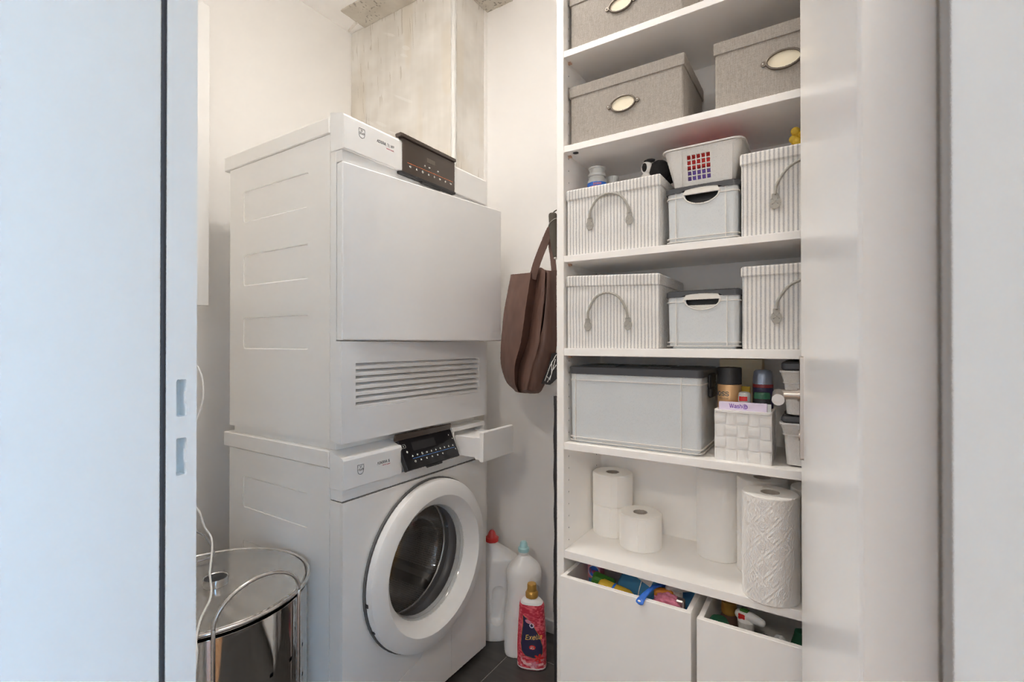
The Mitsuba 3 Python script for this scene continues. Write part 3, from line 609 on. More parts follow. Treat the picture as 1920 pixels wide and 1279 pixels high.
def striped_box(x0, x1, z0, zl0, zl1, yf, yb, label, hx, hz0, hw, hh, tilt=0.0, tab=0.012):
    k = thing('striped_box', label, 'storage box', 'striped fabric boxes')
    # slightly baggy cloth: refined box with a little noise
    m = m3.Manifold(m3.Mesh(np.asarray((b := ribox(x0, x1, yf + 0.004, yb - 0.004, z0, zl0 + 0.006, 0.004)).vertices, np.float32), np.asarray(b.faces, np.uint32))).refine_to_length(0.014)
    m = from_man(m); v = m.vertices; nrm = m.vertex_normals
    dsp = 0.0030 * (meshkit.fbm(v * np.array([22, 22, 34]) + x0 * 50, 2) - 0.5); fade = np.clip((v[:, 2] - z0) / 0.02, 0, 1) * np.clip((zl0 - v[:, 2]) / 0.02, 0, 1)
    v = v + np.where(np.abs(nrm[:, [1]]) > 0.7, 1, 0.3) * nrm * (dsp * fade)[:, None]
    part(k, 'body', tm(v, m.faces), 'm_stripe', 40)
    ld = ribox(x0 - 0.0025, x1 + 0.0025, yf, yb, zl0, zl1, 0.005, 0.0035)
    c = np.array([(x0 + x1) / 2, 0, (zl0 + zl1) / 2])
    part(k, 'lid', xf(xf(ld, None, -c), roty(tilt), c), 'm_stripe', 30)
    y = yf + 0.004
    kk = None
    P = bez([[hx - hw, y - 0.0045, hz0], [hx - hw * 0.93, y - 0.006, hz0 + hh * 0.35], [hx - hw * 0.58, y - 0.0075, hz0 + hh * 0.82], [hx, y - 0.008, hz0 + hh], [hx + hw * 0.58, y - 0.0075, hz0 + hh * 0.82], [hx + hw * 0.93, y - 0.006, hz0 + hh * 0.35], [hx + hw, y - 0.0045, hz0]], 8)
    kk = part(k, 'handle', tube(P, 0.0031, 10), 'm_strap', True, 'looped grey leather handle')
    for s in (-1, 1):
        cx = hx + s * hw
        g = unary_union([rrect(cx - 0.0065, cx + 0.0065, hz0 - 0.008, hz0 + 0.003, 0.003), affinity.scale(Point(cx, hz0 - 0.0165).buffer(tab, quad_segs=10), 0.80, 1.0)])
        part(kk, 'leather_tab', ext(g, 'y', y - 0.004, y - 0.001), 'm_strap', 30)
        st = [tube([[cx + q * 0.005, y - 0.0042, hz0 - 0.008], [cx - q * 0.005, y - 0.0042, hz0 - 0.0185]], 0.0008, 5) for q in (-1, 1)]
        part(kk, 'stitch', cat(st), 'm_strap', 30)
        part(kk, 'stitch_holes', cat([ball((cx + q * 0.0052, y - 0.0041, hz0 + w_), 0.0011, n=1) for q in (-1, 1) for w_ in (-0.0078, -0.0187)]), 'm_stitch', True)
    return k
striped_box(-0.5785, -0.3315, 1.3583, 1.5025, 1.5315, 1.156, 1.386, 'striped fabric box on the third shelf with a glass jar on its lid', -0.4590, 1.4480, 0.0525, 0.056)
striped_box(-0.1570, 0.0800, 1.3583, 1.5150, 1.5415, 1.163, 1.386, 'striped fabric box on the third shelf, right of the plastic basket', -0.0250, 1.4415, 0.0660, 0.066, tab=0.013)
striped_box(-0.5785, -0.3340, 1.1144, 1.2705, 1.3000, 1.156, 1.386, 'striped fabric box on the fourth shelf against the side panel, its lid askew', -0.4640, 1.1885, 0.0535, 0.066, tilt=0.045)
striped_box(-0.1555, 0.0800, 1.1144, 1.2710, 1.2945, 1.163, 1.386, 'striped fabric box on the fourth shelf, right of the small crate', -0.0250, 1.1985, 0.0640, 0.062, tab=0.013)

# granite-grey plastic crates with dark lids
def crate(x0, x1, yf, yb, z0, zl, zt, label, grip=True, sag=0.0, rcorner=0.012, big=False):
    k = thing('plastic_crate', label, 'storage crate', 'speckled grey plastic crates')
    th = 0.003
    base_in = 0.008
    rings = []
    for z, ins in ((z0, base_in), (z0 + 0.005, base_in), (z0 + 0.008, 0.002), (zl, 0.0)):
        p = np.array(rrect(x0 + ins, x1 - ins, yf + ins, yb - ins, rcorner, 6).exterior.coords)[:-1]; rings.append(np.c_[p, np.full(len(p), z)])
    body = to_man(loft(rings))
    rings = []
    for z, ins in ((z0 + 0.011, 0.005), (zl + 0.01, 0.003)):
        p = np.array(rrect(x0 + ins, x1 - ins, yf + ins, yb - ins, rcorner - 0.002, 6).exterior.coords)[:-1]; rings.append(np.c_[p, np.full(len(p), z)])
    body = body - to_man(loft(rings))
    cx = (x0 + x1) / 2; zg = zl - 0.009; W = (x1 - x0)
    if grip:
        g = affinity.scale(Point(cx, zg).buffer(1, quad_segs=16), 0.036, 0.0215).intersection(sbox(-9, -9, 9, zg + 0.0015))
        body = body - to_man(ext(g, 'y', yf - 0.01, yf + 0.01))
    part(k, 'body', from_man(body), 'm_granite', 30)
    y = yf - 0.0022
    rb = []
    for zz in ((z0 + 0.006, z0 + 0.0075), (z0 + 0.0145, z0 + 0.016)): # foot rims all round
        p = rrect(x0 - 0.003, x1 + 0.003, yf - 0.003, yb + 0.003, rcorner + 0.003, 6).difference(rrect(x0 + 0.001, x1 - 0.001, yf + 0.001, yb - 0.001, rcorner, 6)); rb.append(ext(p, 'z', *zz))
    zr = zl - (0.018 if big else 0.013)
    p = rrect(x0 - 0.003, x1 + 0.003, yf - 0.003, yb + 0.003, rcorner + 0.003, 6).difference(rrect(x0 + 0.001, x1 - 0.001, yf + 0.001, yb - 0.001, rcorner, 6))
    if grip: p = p.difference(sbox(cx - 0.040, yf - 0.02, cx + 0.040, yf + 0.01))
    rb.append(ext(p, 'z', zr, zr + 0.0018))
    for xx in (x0 + (0.016 if big else 0.020), x1 - (0.045 if big else 0.026)): rb.append(bx(xx, xx + 0.0016, y - 0.0005, yf + 0.001, z0 + 0.006, zl, 0))
    part(k, 'ribs', cat(rb), 'm_rib', label='raised paler ribs')
    if grip:
        arc = [[cx + 0.040 * math.cos(a), yf - 0.0008, zg + 0.004 + 0.0265 * math.sin(a)] for a in np.linspace(PI, 2 * PI, 24)]
        part(k, 'grip_rim', cat([tube(arc, 0.0016, 6), ext(Polygon([(cx - 0.041, zg + 0.0015), (cx + 0.041, zg + 0.0015), (cx + 0.034, zl + 0.006), (cx - 0.034, zl + 0.006)]), 'y', yf - 0.0028, yf - 0.0002)]), 'm_rib', 30)
        lin = part(k, 'inner_lining', bx(x0 + 0.01, x1 - 0.01, yf + 0.02, yb - 0.01, z0 + 0.012, zl - 0.002, 0), 'm_black')
    zz0 = zl - 0.001
    lid = []
    for z, ins in ((zz0, 0.0), (zt - 0.003, 0.0), (zt, 0.004)):
        p = np.array(rrect(x0 - 0.004 + ins, x1 + 0.004 - ins, yf - 0.004 + ins, yb + 0.004 - ins, rcorner + 0.003, 6).exterior.coords)[:-1]; lid.append(np.c_[p, np.full(len(p), z)])
    lm = to_man(loft(lid))
    if grip: lm = lm - to_man(ext(affinity.scale(Point(cx, zz0).buffer(1, quad_segs=16), 0.045, 0.007), 'y', yf - 0.02, yf + 0.012))
    kl_ = part(k, 'lid', from_man(lm), 'm_darkplastic', 30, 'dark grey lid')
    if big:
        part(k, 'clip', cat([bx(x1 + 0.002, x1 + 0.010, (yf + yb) / 2 - 0.03, (yf + yb) / 2 + 0.03, zl - 0.03, zl + 0.006, 0.003), bx(x1 + 0.001, x1 + 0.012, (yf + yb) / 2 - 0.022, (yf + yb) / 2 + 0.022, zl - 0.052, zl - 0.028, 0.003)]), 'm_black', label='black lid clip')
        lg = [bx(cx - 0.10, cx - 0.05, yf + 0.03, yf + 0.10, zt - 0.0005, zt + 0.0025, 0.001), bx(cx + 0.02, cx + 0.09, yf + 0.03, yf + 0.12, zt - 0.0005, zt + 0.002, 0.001)]
        part(kl_, 'raised_pads', cat(lg), 'm_darkplastic')
    return k
crate(-0.3180, -0.1630, 1.168, 1.385, 1.3583, 1.4795, 1.4925, 'speckled grey crate on the third shelf, carrying the plastic basket')
ck = crate(-0.3175, -0.1610, 1.168, 1.385, 1.1144, 1.2355, 1.2495, 'speckled grey crate with papers showing in its grip hole, on the fourth shelf')
crate(-0.5745, -0.2420, 1.170, 1.355, 0.8655, 1.0480, 1.0670, 'large speckled grey crate with black lid on the fifth shelf', grip=False, big=True)
single('paper_stack', bx(-0.302, -0.185, 1.178, 1.186, 1.130, 1.216, 0.0008), 'm_paper', 'white papers seen through the grip hole of the fourth-shelf crate', 'papers')

# small stacked crates beside the door
def tub(x0, x1, yf, yb, z0, zr, zt, label):
    k = thing('plastic_tub', label, 'storage tub', 'small speckled tubs')
    rings = []
    for z, ins in ((z0, 0.022), (z0 + 0.004, 0.016), (z0 + 0.0042, 0.0115), (z0 + (zr - z0) * 0.70, 0.0075), (z0 + (zr - z0) * 0.74, 0.0065), (zr - 0.004, 0.001), (zr - 0.0035, -0.001), (zr, -0.001)):
        p = np.array(rrect(x0 + ins, x1 - ins, yf + ins, yb - ins, 0.012, 5).exterior.coords)[:-1]; rings.append(np.c_[p, np.full(len(p), z)])
    part(k, 'body', loft(rings), 'm_granite_warm', 30)
    zb = z0 + (zr - z0) * 0.72
    p = rrect(x0 + 0.0045, x1 - 0.0045, yf + 0.0045, yb - 0.0045, 0.014, 5).difference(rrect(x0 + 0.011, x1 - 0.011, yf + 0.011, yb - 0.011, 0.01, 5))
    part(k, 'rim_rib', ext(p, 'z', zb, zb + 0.0018), 'm_rib')
    part(k, 'lid', ribox(x0 + 0.002, x1 - 0.002, yf + 0.002, yb - 0.002, zr, zt, 0.012, 0.004), 'm_darkplastic', 30, 'dark grey lid')
    return k
tub(-0.0845, 0.060, 1.172, 1.375, 0.8655, 0.9590, 0.9722, 'small speckled tub with dark lid, lower one of the two stacked beside the door handle')
tub(-0.0840, 0.060, 1.172, 1.375, 0.9725, 1.0695, 1.0880, 'small speckled tub with dark lid, upper one of the two stacked beside the door handle')

# plastic basket with holes, on the crate
k = thing('plastic_basket', 'grey plastic basket with a grid of square holes, stacked on the third-shelf crate', 'basket')
bx0, bx1, by0, by1, bz0, bz1 = -0.330, -0.152, 1.166, 1.380, 1.4930, 1.5850
rings = []
for z, ins in ((bz0, 0.026), (bz0 + 0.003, 0.0225), (bz1 - 0.004, 0.003), (bz1, 0.003)):
    p = np.array(rrect(bx0 + ins, bx1 - ins, by0 + ins, by1 - ins, 0.022, 8).exterior.coords)[:-1]; rings.append(np.c_[p, np.full(len(p), z)])
outer = to_man(loft(rings)); rings = []
for z, ins in ((bz0 + 0.003, 0.0255), (bz1 + 0.004, 0.005)):
    p = np.array(rrect(bx0 + ins, bx1 - ins, by0 + ins, by1 - ins, 0.020, 8).exterior.coords)[:-1]; rings.append(np.c_[p, np.full(len(p), z)])
shell = outer - to_man(loft(rings))
gx0, gx1, gz0, gz1 = -0.2745, -0.2215, 1.5085, 1.5665
cut = []
for i in range(5):
    for j in range(5):
        a = gx0 + i * (gx1 - gx0) / 5 + 0.0012; b = a + (gx1 - gx0) / 5 - 0.0024; c = gz0 + j * (gz1 - gz0) / 5 + 0.0011; e = c + (gz1 - gz0) / 5 - 0.0022
        cut.append(m3.Manifold.cube((b - a, 0.09, e - c)).translate((a, by0 - 0.01, c)))
for s in (gx0 - 0.0235, gx1 + 0.0075):   # recessed flutes beside the grid
    pl = Polygon([(s + (0.006 if s < -0.25 else 0), bz0 + 0.002), (s + (0.016 if s < -0.25 else 0.010), bz0 + 0.002), (s + 0.016, bz1 - 0.006), (s, bz1 - 0.006)])
shell = shell - m3.Manifold.batch_boolean(cut, m3.OpType.Add)
part(k, 'body', from_man(shell), 'm_granite_warm', 30)
rp = rrect(bx0 - 0.002, bx1 + 0.002, by0 - 0.002, by1 + 0.002, 0.024, 8).difference(rrect(bx0 + 0.005, bx1 - 0.005, by0 + 0.005, by1 - 0.005, 0.018, 8))
part(k, 'rim', ext(rp, 'z', bz1 - 0.0035, bz1), 'm_granite_warm')
def slant(x0, x1, x0t, x1t):
    f = lambda z: by0 + 0.0225 - (z - bz0 - 0.003) / (bz1 - 0.007 - bz0) * 0.0195
    v = []
    for z, a, b in ((bz0 + 0.004, x0, x1), (bz1 - 0.005, x0t, x1t)):
        v += [[a, f(z) - 0.0022, z], [b, f(z) - 0.0022, z], [b, f(z) + 0.001, z], [a, f(z) + 0.001, z]]
    return trimesh.convex.convex_hull(np.array(v))
part(k, 'front_pad', slant(-0.3045, -0.2870, -0.3085, -0.2830), 'm_granite_warm')
part(k, 'front_pad', slant(-0.2060, -0.1775, -0.2110, -0.1735), 'm_granite_warm')
single('red_packet', bx(-0.304, -0.179, 1.193, 1.33, 1.5400, 1.5815, 0.003), 'm_redcloth', 'red folded cloth behind the upper holes of the plastic basket', 'cloth')
single('purple_packet', bx(-0.296, -0.186, 1.1965, 1.33, 1.4965, 1.5398, 0.003), 'm_purple', 'purple folded cloth behind the lower holes of the plastic basket', 'cloth')

# on top of the striped box
ZT = 1.5317
k = thing('candle_jar', 'small glass jar with colourful label and candle, on the third-shelf striped box', 'jar')
jx, jy = -0.523, 1.232
part(k, 'glass', lathe([(0.0, ZT), (0.0235, ZT), (0.0255, ZT + 0.003), (0.0255, ZT + 0.034), (0.022, ZT + 0.040), (0.0205, ZT + 0.046)], 32, (jx, jy, 0)), 'm_glass_grey', 40)
part(k, 'lid', lathe([(0.0215, ZT + 0.046), (0.0245, ZT + 0.048), (0.0245, ZT + 0.052), (0.021, ZT + 0.055), (0.020, ZT + 0.065), (0.0235, ZT + 0.068), (0.0235, ZT + 0.071), (0.019, ZT + 0.073), (0.0, ZT + 0.073)], 32, (jx, jy, 0)), 'm_glass_grey', 40, 'glass stopper lid')
kk = part(k, 'paper_label', lathe([(0.0259, ZT + 0.004), (0.0259, ZT + 0.020)], 32, (jx, jy, 0)), 'm_candle', True, 'red and blue label')
part(kk, 'blue_band', lathe([(0.0261, ZT + 0.0175), (0.0261, ZT + 0.0285)], 32, (jx, jy, 0)), 'm_blue', True)
q = np.array([-jx, -jy]) / math.hypot(jx, jy); uq = np.array([-q[1], q[0], 0])
part(kk, 'label_print', text_on('yankee', 0.006, np.array([jx + q[0] * 0.0262, jy + q[1] * 0.0262, ZT + 0.0205]) - uq * 0.011, uq, (0, 0, 1), 0.0006, True, 0.022), 'm_pink')
single('plastic_cup', lathe([(0.0, ZT), (0.013, ZT), (0.0165, ZT + 0.050), (0.0160, ZT + 0.050), (0.0125, ZT + 0.0015), (0, ZT + 0.0015)], 28, (-0.490, 1.265, 0)), 'm_glass_grey', 'clear grey plastic cup right of the candle jar', 'cup', 40)
k = thing('clear_tray', 'low clear plastic tray behind the lid edge between the cup and the plush toy', 'tray')
tp = rrect(-0.462, -0.385, 1.25, 1.33, 0.01).difference(rrect(-0.4605, -0.3865, 1.2515, 1.3285, 0.009))
part(k, 'wall', ext(tp, 'z', ZT, ZT + 0.02), 'm_glass', 30); part(k, 'rim', ext(rrect(-0.464, -0.383, 1.248, 1.332, 0.011).difference(rrect(-0.461, -0.386, 1.251, 1.329, 0.009)), 'z', ZT + 0.02, ZT + 0.0215), 'm_glass_grey')
k = thing('plush_toy', 'black and white plush animal lying on the striped box beside the plastic basket', 'plush toy')
pb = [ball((-0.352, 1.225, ZT + 0.0275), 0.027, (1.0, 1.0, 1.05)), ball((-0.341, 1.25, ZT + 0.024), 0.024, (1, 1.2, 1))]
part(k, 'body', cat(pb), 'm_plush_black', True)
part(k, 'head', ball((-0.379, 1.213, ZT + 0.038), 0.0165, (0.9, 0.9, 1.05)), 'm_plush_white', True, 'white head with black eye patch')
part(k, 'eye_patch', ball((-0.382, 1.1985, ZT + 0.036), 0.0082, (0.75, 0.5, 1.35)), 'm_plush_black', True)
part(k, 'ear', ball((-0.372, 1.208, ZT + 0.0535), 0.009, (1.6, 0.8, 0.55)), 'm_plush_black', True)
part(k, 'chest', ball((-0.381, 1.212, ZT + 0.014), 0.0135, (0.9, 0.9, 1.0)), 'm_plush_white', True)
pm = cat([ball((-0.052 + 0.013 * math.cos(a * 2.4) * (a % 3) / 2, 1.205 + 0.012 * math.sin(a * 2.4) * (a % 3) / 2, 1.546 + 0.005 * a), 0.009, n=2) for a in range(8)])
single('yellow_pompom', pm, 'm_yellow', 'yellow crocheted flower on the third-shelf striped box beside the door', 'decoration', True)

# ------------------------------------------------------------------ woven basket and toiletries on the fifth shelf
k = thing('woven_basket', 'white woven strap basket full of toiletries on the fifth shelf', 'basket')
wx0, wx1, wy0, wy1, wz0, wz1 = -0.2135, -0.0985, 1.168, 1.285, 0.8655, 0.9785
bw = rrect(wx0 + 0.004, wx1 - 0.004, wy0 + 0.004, wy1 - 0.004, 0.005)
part(k, 'liner', cat([ext(bw.difference(rrect(wx0 + 0.0065, wx1 - 0.0065, wy0 + 0.0065, wy1 - 0.0065, 0.004)), 'z', wz0, wz1), ext(bw, 'z', wz0, wz0 + 0.003)]), 'm_weave_a')
part(k, 'rim', ext(rrect(wx0 - 0.0005, wx1 + 0.0005, wy0 - 0.0005, wy1 + 0.0005, 0.008).difference(rrect(wx0 + 0.005, wx1 - 0.005, wy0 + 0.005, wy1 - 0.005, 0.006)), 'z', wz1 - 0.005, wz1), 'm_weave_b')
NC, NR = 5, 4
cw_, rh_ = (wx1 - wx0) / NC, (wz1 - 0.005 - wz0) / NR
def pillow(wd, hg, th, horiz):
    n = 7; v = []
    for j in range(n):
        for i in range(n):
            s, t = i / (n - 1), j / (n - 1); b = (4 * s * (1 - s)) ** 0.6 if horiz else (4 * t * (1 - t)) ** 0.6
            v.append([(s - 0.5) * wd, -th * b, (t - 0.5) * hg])
    f = []
    for j in range(n - 1):
        for i in range(n - 1):
            a = j * n + i; f += [[a, a + 1, a + n + 1], [a, a + n + 1, a + n]]
    return tm(v, f)
for face in range(4):
    for i in range(NC):
        for j in range(NR):
            hz_ = (i + j) % 2 == 0
            p_ = pillow(cw_ * 0.985, rh_ * 0.985, 0.0020, hz_); p_.vertices[:, 0] += -(wx1 - wx0) / 2 + (i + 0.5) * cw_; p_.vertices[:, 1] -= 0.0575 - 0.003; p_.vertices[:, 2] += wz0 + (j + 0.5) * rh_
            part(k, 'weave_patch', xf(p_, rotz(face * PI / 2), ((wx0 + wx1) / 2, (wy0 + wy1) / 2, 0)), 'm_weave_b' if hz_ else 'm_weave_a', True)
k = thing('deodorant_can', 'gold spray can with black cap, tallest item in the woven basket', 'spray can')
cx_, cy_ = -0.1905, 1.225
part(k, 'can', lathe([(0, 0.872), (0.0245, 0.872), (0.0255, 0.875), (0.0255, 1.0300), (0.0240, 1.0325), (0, 1.0325)], 40, (cx_, cy_, 0)), 'm_goldcan', 35)
part(k, 'cap', lathe([(0.0, 1.0327), (0.0262, 1.0327), (0.0262, 1.0690), (0.0250, 1.0715), (0.0, 1.0725)], 40, (cx_, cy_, 0)), 'm_black', 35, 'black cap')
def wrap_text(txt, h, c, r, z, ang0, width, bold=True):
    m = meshkit.text_mesh(txt, h, 1.0, bold); p = m.vertices; p[:, 0] *= width / np.ptp(p[:, 0])
    a = ang0 + p[:, 0] / r; rr = r + 0.0001 + p[:, 2] * 0.0004
    return tm(np.stack([c[0] + rr * np.cos(a), c[1] + rr * np.sin(a), z + p[:, 1]], 1), m.faces)
part(k, 'lettering', wrap_text('BOSS', 0.0098, (cx_, cy_), 0.0255, 1.0065, math.atan2(-cy_, -cx_) - 1.50, 0.036), 'm_print')
part(k, 'lettering', wrap_text('BOTTLED', 0.0022, (cx_, cy_), 0.0255, 0.9995, math.atan2(-cy_, -cx_) - 0.95, 0.022, False), 'm_print')
k = thing('perfume_bottle', 'bottle with domed blue-grey cap and dark red collar, at the back of the woven basket', 'bottle')
cx_, cy_ = -0.1235, 1.252
part(k, 'body', lathe([(0, 0.8695), (0.0205, 0.8695), (0.0215, 0.872), (0.0215, 1.026), (0, 1.026)], 36, (cx_, cy_, 0)), 'm_navy', 40)
part(k, 'collar', lathe([(0, 1.0262), (0.0212, 1.0262), (0.0212, 1.0335), (0, 1.0335)], 36, (cx_, cy_, 0)), 'm_darkred', 40, 'dark red collar')
part(k, 'cap', lathe([(0, 1.0337), (0.0208, 1.0337), (0.0208, 1.050), (0.0190, 1.0620), (0.0150, 1.0660), (0, 1.0672)], 36, (cx_, cy_, 0)), 'm_bluecap', 40, 'translucent blue-grey cap')
k = thing('roll_on_bottle', 'clear roll-on bottle with red label, in the middle of the woven basket', 'bottle')
cx_, cy_ = -0.1555, 1.200
part(k, 'body', lathe([(0, 0.8695), (0.0125, 0.8695), (0.0135, 0.872), (0.0135, 0.990), (0, 0.990)], 28, (cx_, cy_, 0)), 'm_whiteplastic', 40)
part(k, 'cap', lathe([(0, 0.9902), (0.0130, 0.9902), (0.0130, 1.010), (0.011, 1.0165), (0.007, 1.0185), (0, 1.019)], 28, (cx_, cy_, 0)), 'm_glass_grey', 40, 'clear domed cap')
a0 = math.atan2(-cy_, -cx_)
part(k, 'brand_patch', tm(*(lambda aa: (np.array([[cx_ + 0.01345 * math.cos(a), cy_ + 0.01345 * math.sin(a), z] for a in aa for z in (0.9985, 1.0085)]), [[2 * i, 2 * i + 2, 2 * i + 3] for i in range(len(aa) - 1)] + [[2 * i, 2 * i + 3, 2 * i + 1] for i in range(len(aa) - 1)]))(np.linspace(a0 - 0.95, a0 + 0.45, 10))), 'm_red', True, 'red label')
k = thing('dark_bottle', 'dark bottle with a green band, in front of the blue-capped bottle', 'bottle')
cx_, cy_ = -0.1205, 1.2035
part(k, 'body', lathe([(0, 0.8695), (0.016, 0.8695), (0.017, 0.872), (0.017, 1.005), (0, 1.005)], 32, (cx_, cy_, 0)), 'm_black', 40)
part(k, 'cap', lathe([(0, 1.0052), (0.0165, 1.0052), (0.0165, 1.0135), (0.0150, 1.0180), (0, 1.0190)], 32, (cx_, cy_, 0)), 'm_darkgreen', 40, 'dark green band at the top')
single('yellow_carton', bx(-0.187, -0.152, 1.266, 1.276, 0.8700, 1.0245, 0.001), 'm_yellow', 'yellow small packet behind the roll-on bottle in the woven basket', 'packet')
single('beige_carton', bx(-0.2305, -0.1330, 1.335, 1.385, 0.8655, 1.0875, 0.001), 'm_cream_card', 'plain beige carton standing behind the woven basket', 'box')
k = thing('detergent_sheets', 'flat lilac packet with purple lettering at the front of the woven basket', 'packet')
part(k, 'sleeve', bx(-0.2050, -0.1080, 1.1755, 1.1815, 0.9000, 0.9965, 0.0008), 'm_lilac')
part(k, 'lettering', text_on('Wash', 0.0088, (-0.1835, 1.1755, 0.9835), (1, 0, 0), (0, 0, 1), 0.0004, True, 0.026), 'm_lilac_print')
part(k, 'lettering', text_on('e', 0.0086, (-0.1543, 1.1755, 0.9840), (1, 0, 0), (0, 0, 1), 0.0004, True), 'm_lilac_print')
part(k, 'print_ring', ext(Point(-0.1511, 0.9870).buffer(0.0054).difference(Point(-0.1511, 0.9870).buffer(0.0042)), 'y', 1.1751, 1.1756), 'm_lilac_print')
part(k, 'flap', bx(-0.1075, -0.1000, 1.177, 1.181, 0.90, 0.9955, 0.0005), 'm_glass_grey')

# ------------------------------------------------------------------ paper rolls on the sixth shelf
ZS = 0.5819
def roll(name, cx, cy, z, r, h, label, cat_, kitchen=False, core=0.019):
    k = thing(name, label, cat_, 'kitchen paper rolls' if kitchen else 'toilet paper rolls')
    prof = [(core, z + 0.001), (r - 0.002, z), (r, z + 0.002), (r, z + h - 0.003), (r - 0.003, z + h), (core, z + h - 0.001)]
    if kitchen:
        m, uv = lathe(prof, 96, (cx, cy, 0), uv=True)
        part(k, 'paper', m, 'm_kitchen', True, uv=uv)
    else:
        part(k, 'paper', lathe(prof, 64, (cx, cy, 0)), 'm_paper', 35)
        a = math.atan2(-cy, -cx) + 0.06
        part(k, 'loose_edge', xf(bx(-0.0008, 0.0008, -0.010, 0.010, z + 0.001, z + h - 0.003, 0.0004), rotz(a), (cx + (r - 0.0002) * math.cos(a), cy + (r - 0.0002) * math.sin(a), 0)), 'm_paper')
    part(k, 'core', lathe([(core, z), (core, z + h - 0.0005), (core - 0.0015, z + h - 0.0005), (core - 0.0015, z)], 36, (cx, cy, 0)), 'm_core', 40, 'grey cardboard core')
    return k
roll('toilet_roll', -0.5225, 1.341, ZS, 0.0555, 0.0865, 'white toilet roll at the bottom of the pair in the shelf corner', 'toilet paper')
roll('toilet_roll', -0.5210, 1.339, ZS + 0.087, 0.0565, 0.0870, 'white toilet roll on top of another roll in the shelf corner', 'toilet paper')
roll('toilet_roll', -0.4240, 1.292, ZS, 0.0555, 0.0900, 'single white toilet roll in front of the stacked pair', 'toilet paper')
roll('kitchen_roll', -0.2350, 1.345, ZS, 0.0540, 0.225, 'tall kitchen roll farthest back on the sixth shelf, nearest to the toilet rolls', 'kitchen paper', True)
roll('kitchen_roll', -0.1310, 1.303, ZS, 0.0550, 0.225, 'tall kitchen roll half hidden behind the front embossed roll', 'kitchen paper', True)
roll('kitchen_roll', -0.1040, 1.1905, ZS, 0.0560, 0.223, 'tall embossed kitchen roll at the front edge of the sixth shelf', 'kitchen paper', True)
roll('kitchen_roll', -0.0150, 1.270, ZS, 0.0550, 0.225, 'tall kitchen roll at the right, cut off by the open door', 'kitchen paper', True)

# ------------------------------------------------------------------ in the left drawer
single('drawer_filling', bx(-0.560, -0.275, 1.150, 1.34, 0.0785, 0.40, 0.01), 'm_navy', 'dark cloth bundle under the things in the left drawer', 'cloth')
ZB = 0.4003
k = thing('detergent_box', 'pink and blue detergent carton standing in the left drawer', 'box')
part(k, 'carton', bx(-0.551, -0.5145, 1.232, 1.262, ZB, 0.5270, 0.001), 'm_pink')
em = affinity.scale(Point(-0.5325, 0.5065).buffer(1, quad_segs=16), 0.0165, 0.0165)
ke = part(k, 'round_emblem', ext(em, 'y', 1.2313, 1.2321), 'm_blue', label='blue round emblem')
part(ke, 'lettering', text_on('Total', 0.0095, (-0.5475, 1.2313, 0.5010), (1, 0, 0.06), (-0.06, 0, 1), 0.0006, True, 0.030), 'm_red')
part(ke, 'emblem_ring', ext(em.difference(em.buffer(-0.0016)), 'y', 1.2308, 1.2314), 'm_whiteplastic')
part(k, 'lower_print', bx(-0.549, -0.518, 1.2316, 1.2321, 0.476, 0.487, 0), 'm_sky_cloth')
single('green_sponge', xf(bx(-0.030, 0.030, -0.02, 0.02, -0.012, 0.012, 0.006), rotz(0.3) @ roty(0.3), (-0.490, 1.195, 0.505)), 'm_green', 'green scouring sponge lying beside the detergent carton', 'sponge', 30)
k = thing('yellow_bottle', 'yellow and orange bottle lying behind the left drawer front', 'bottle')
part(k, 'body', xf(lathe([(0, -0.045), (0.020, -0.045), (0.024, -0.038), (0.024, 0.03), (0.014, 0.05), (0.014, 0.062), (0, 0.062)], 28, axis='x'), rotz(-0.05) @ roty(0.12), (-0.448, 1.172, 0.4935)), 'm_yellow', 40)
part(k, 'label_band', xf(lathe([(0.0244, -0.008), (0.0244, -0.002)], 28, axis='x'), rotz(-0.05) @ roty(0.12), (-0.448, 1.172, 0.4935)), 'm_blue', 40, 'blue label band')
part(k, 'cap', xf(lathe([(0.0146, 0.035), (0.0155, 0.05), (0.0155, 0.066), (0, 0.066)], 28, axis='x'), rotz(-0.05) @ roty(0.12), (-0.448, 1.172, 0.4935)), 'm_orange', 40, 'orange cap')
k = thing('cloth_pack', 'blue wrapped cleaning-cloth pack with a white label, in the left drawer', 'packet')
Rk = rotz(-0.25) @ rotx(-0.5) @ roty(0.25)
part(k, 'wrapper', xf(bx(-0.055, 0.055, -0.014, 0.014, -0.04, 0.04, 0.008), Rk, (-0.405, 1.232, 0.505)), 'm_sky_cloth', 25)
part(k, 'label', xf(bx(-0.030, 0.034, -0.0155, -0.014, 0.012, 0.034, 0.0004), Rk, (-0.405, 1.232, 0.505)), 'm_paper', label='white label')
part(k, 'cord', xf(tube([[0.005, -0.0155, 0.02], [0.012, -0.0155, -0.01], [0.022, -0.0155, -0.037]], 0.0013, 6), Rk, (-0.405, 1.232, 0.505)), 'm_whiteplastic', True)
k = thing('blue_folder', 'sheet of blue plastic film standing behind the cloth pack', 'packet')
part(k, 'sheet', xf(bx(-0.075, 0.075, -0.006, 0.006, -0.05, 0.05, 0.003), rotz(-0.1) @ rotx(-0.25), (-0.385, 1.292, 0.50)), 'm_blue')
k = thing('cleaning_brush', 'blue brush with its handle hanging over the left drawer front', 'brush')
br = bez([[-0.345, 1.235, 0.520], [-0.352, 1.185, 0.535], [-0.358, 1.145, 0.537], [-0.3655, 1.118, 0.529], [-0.368, 1.110, 0.520]], 8)
hd = []
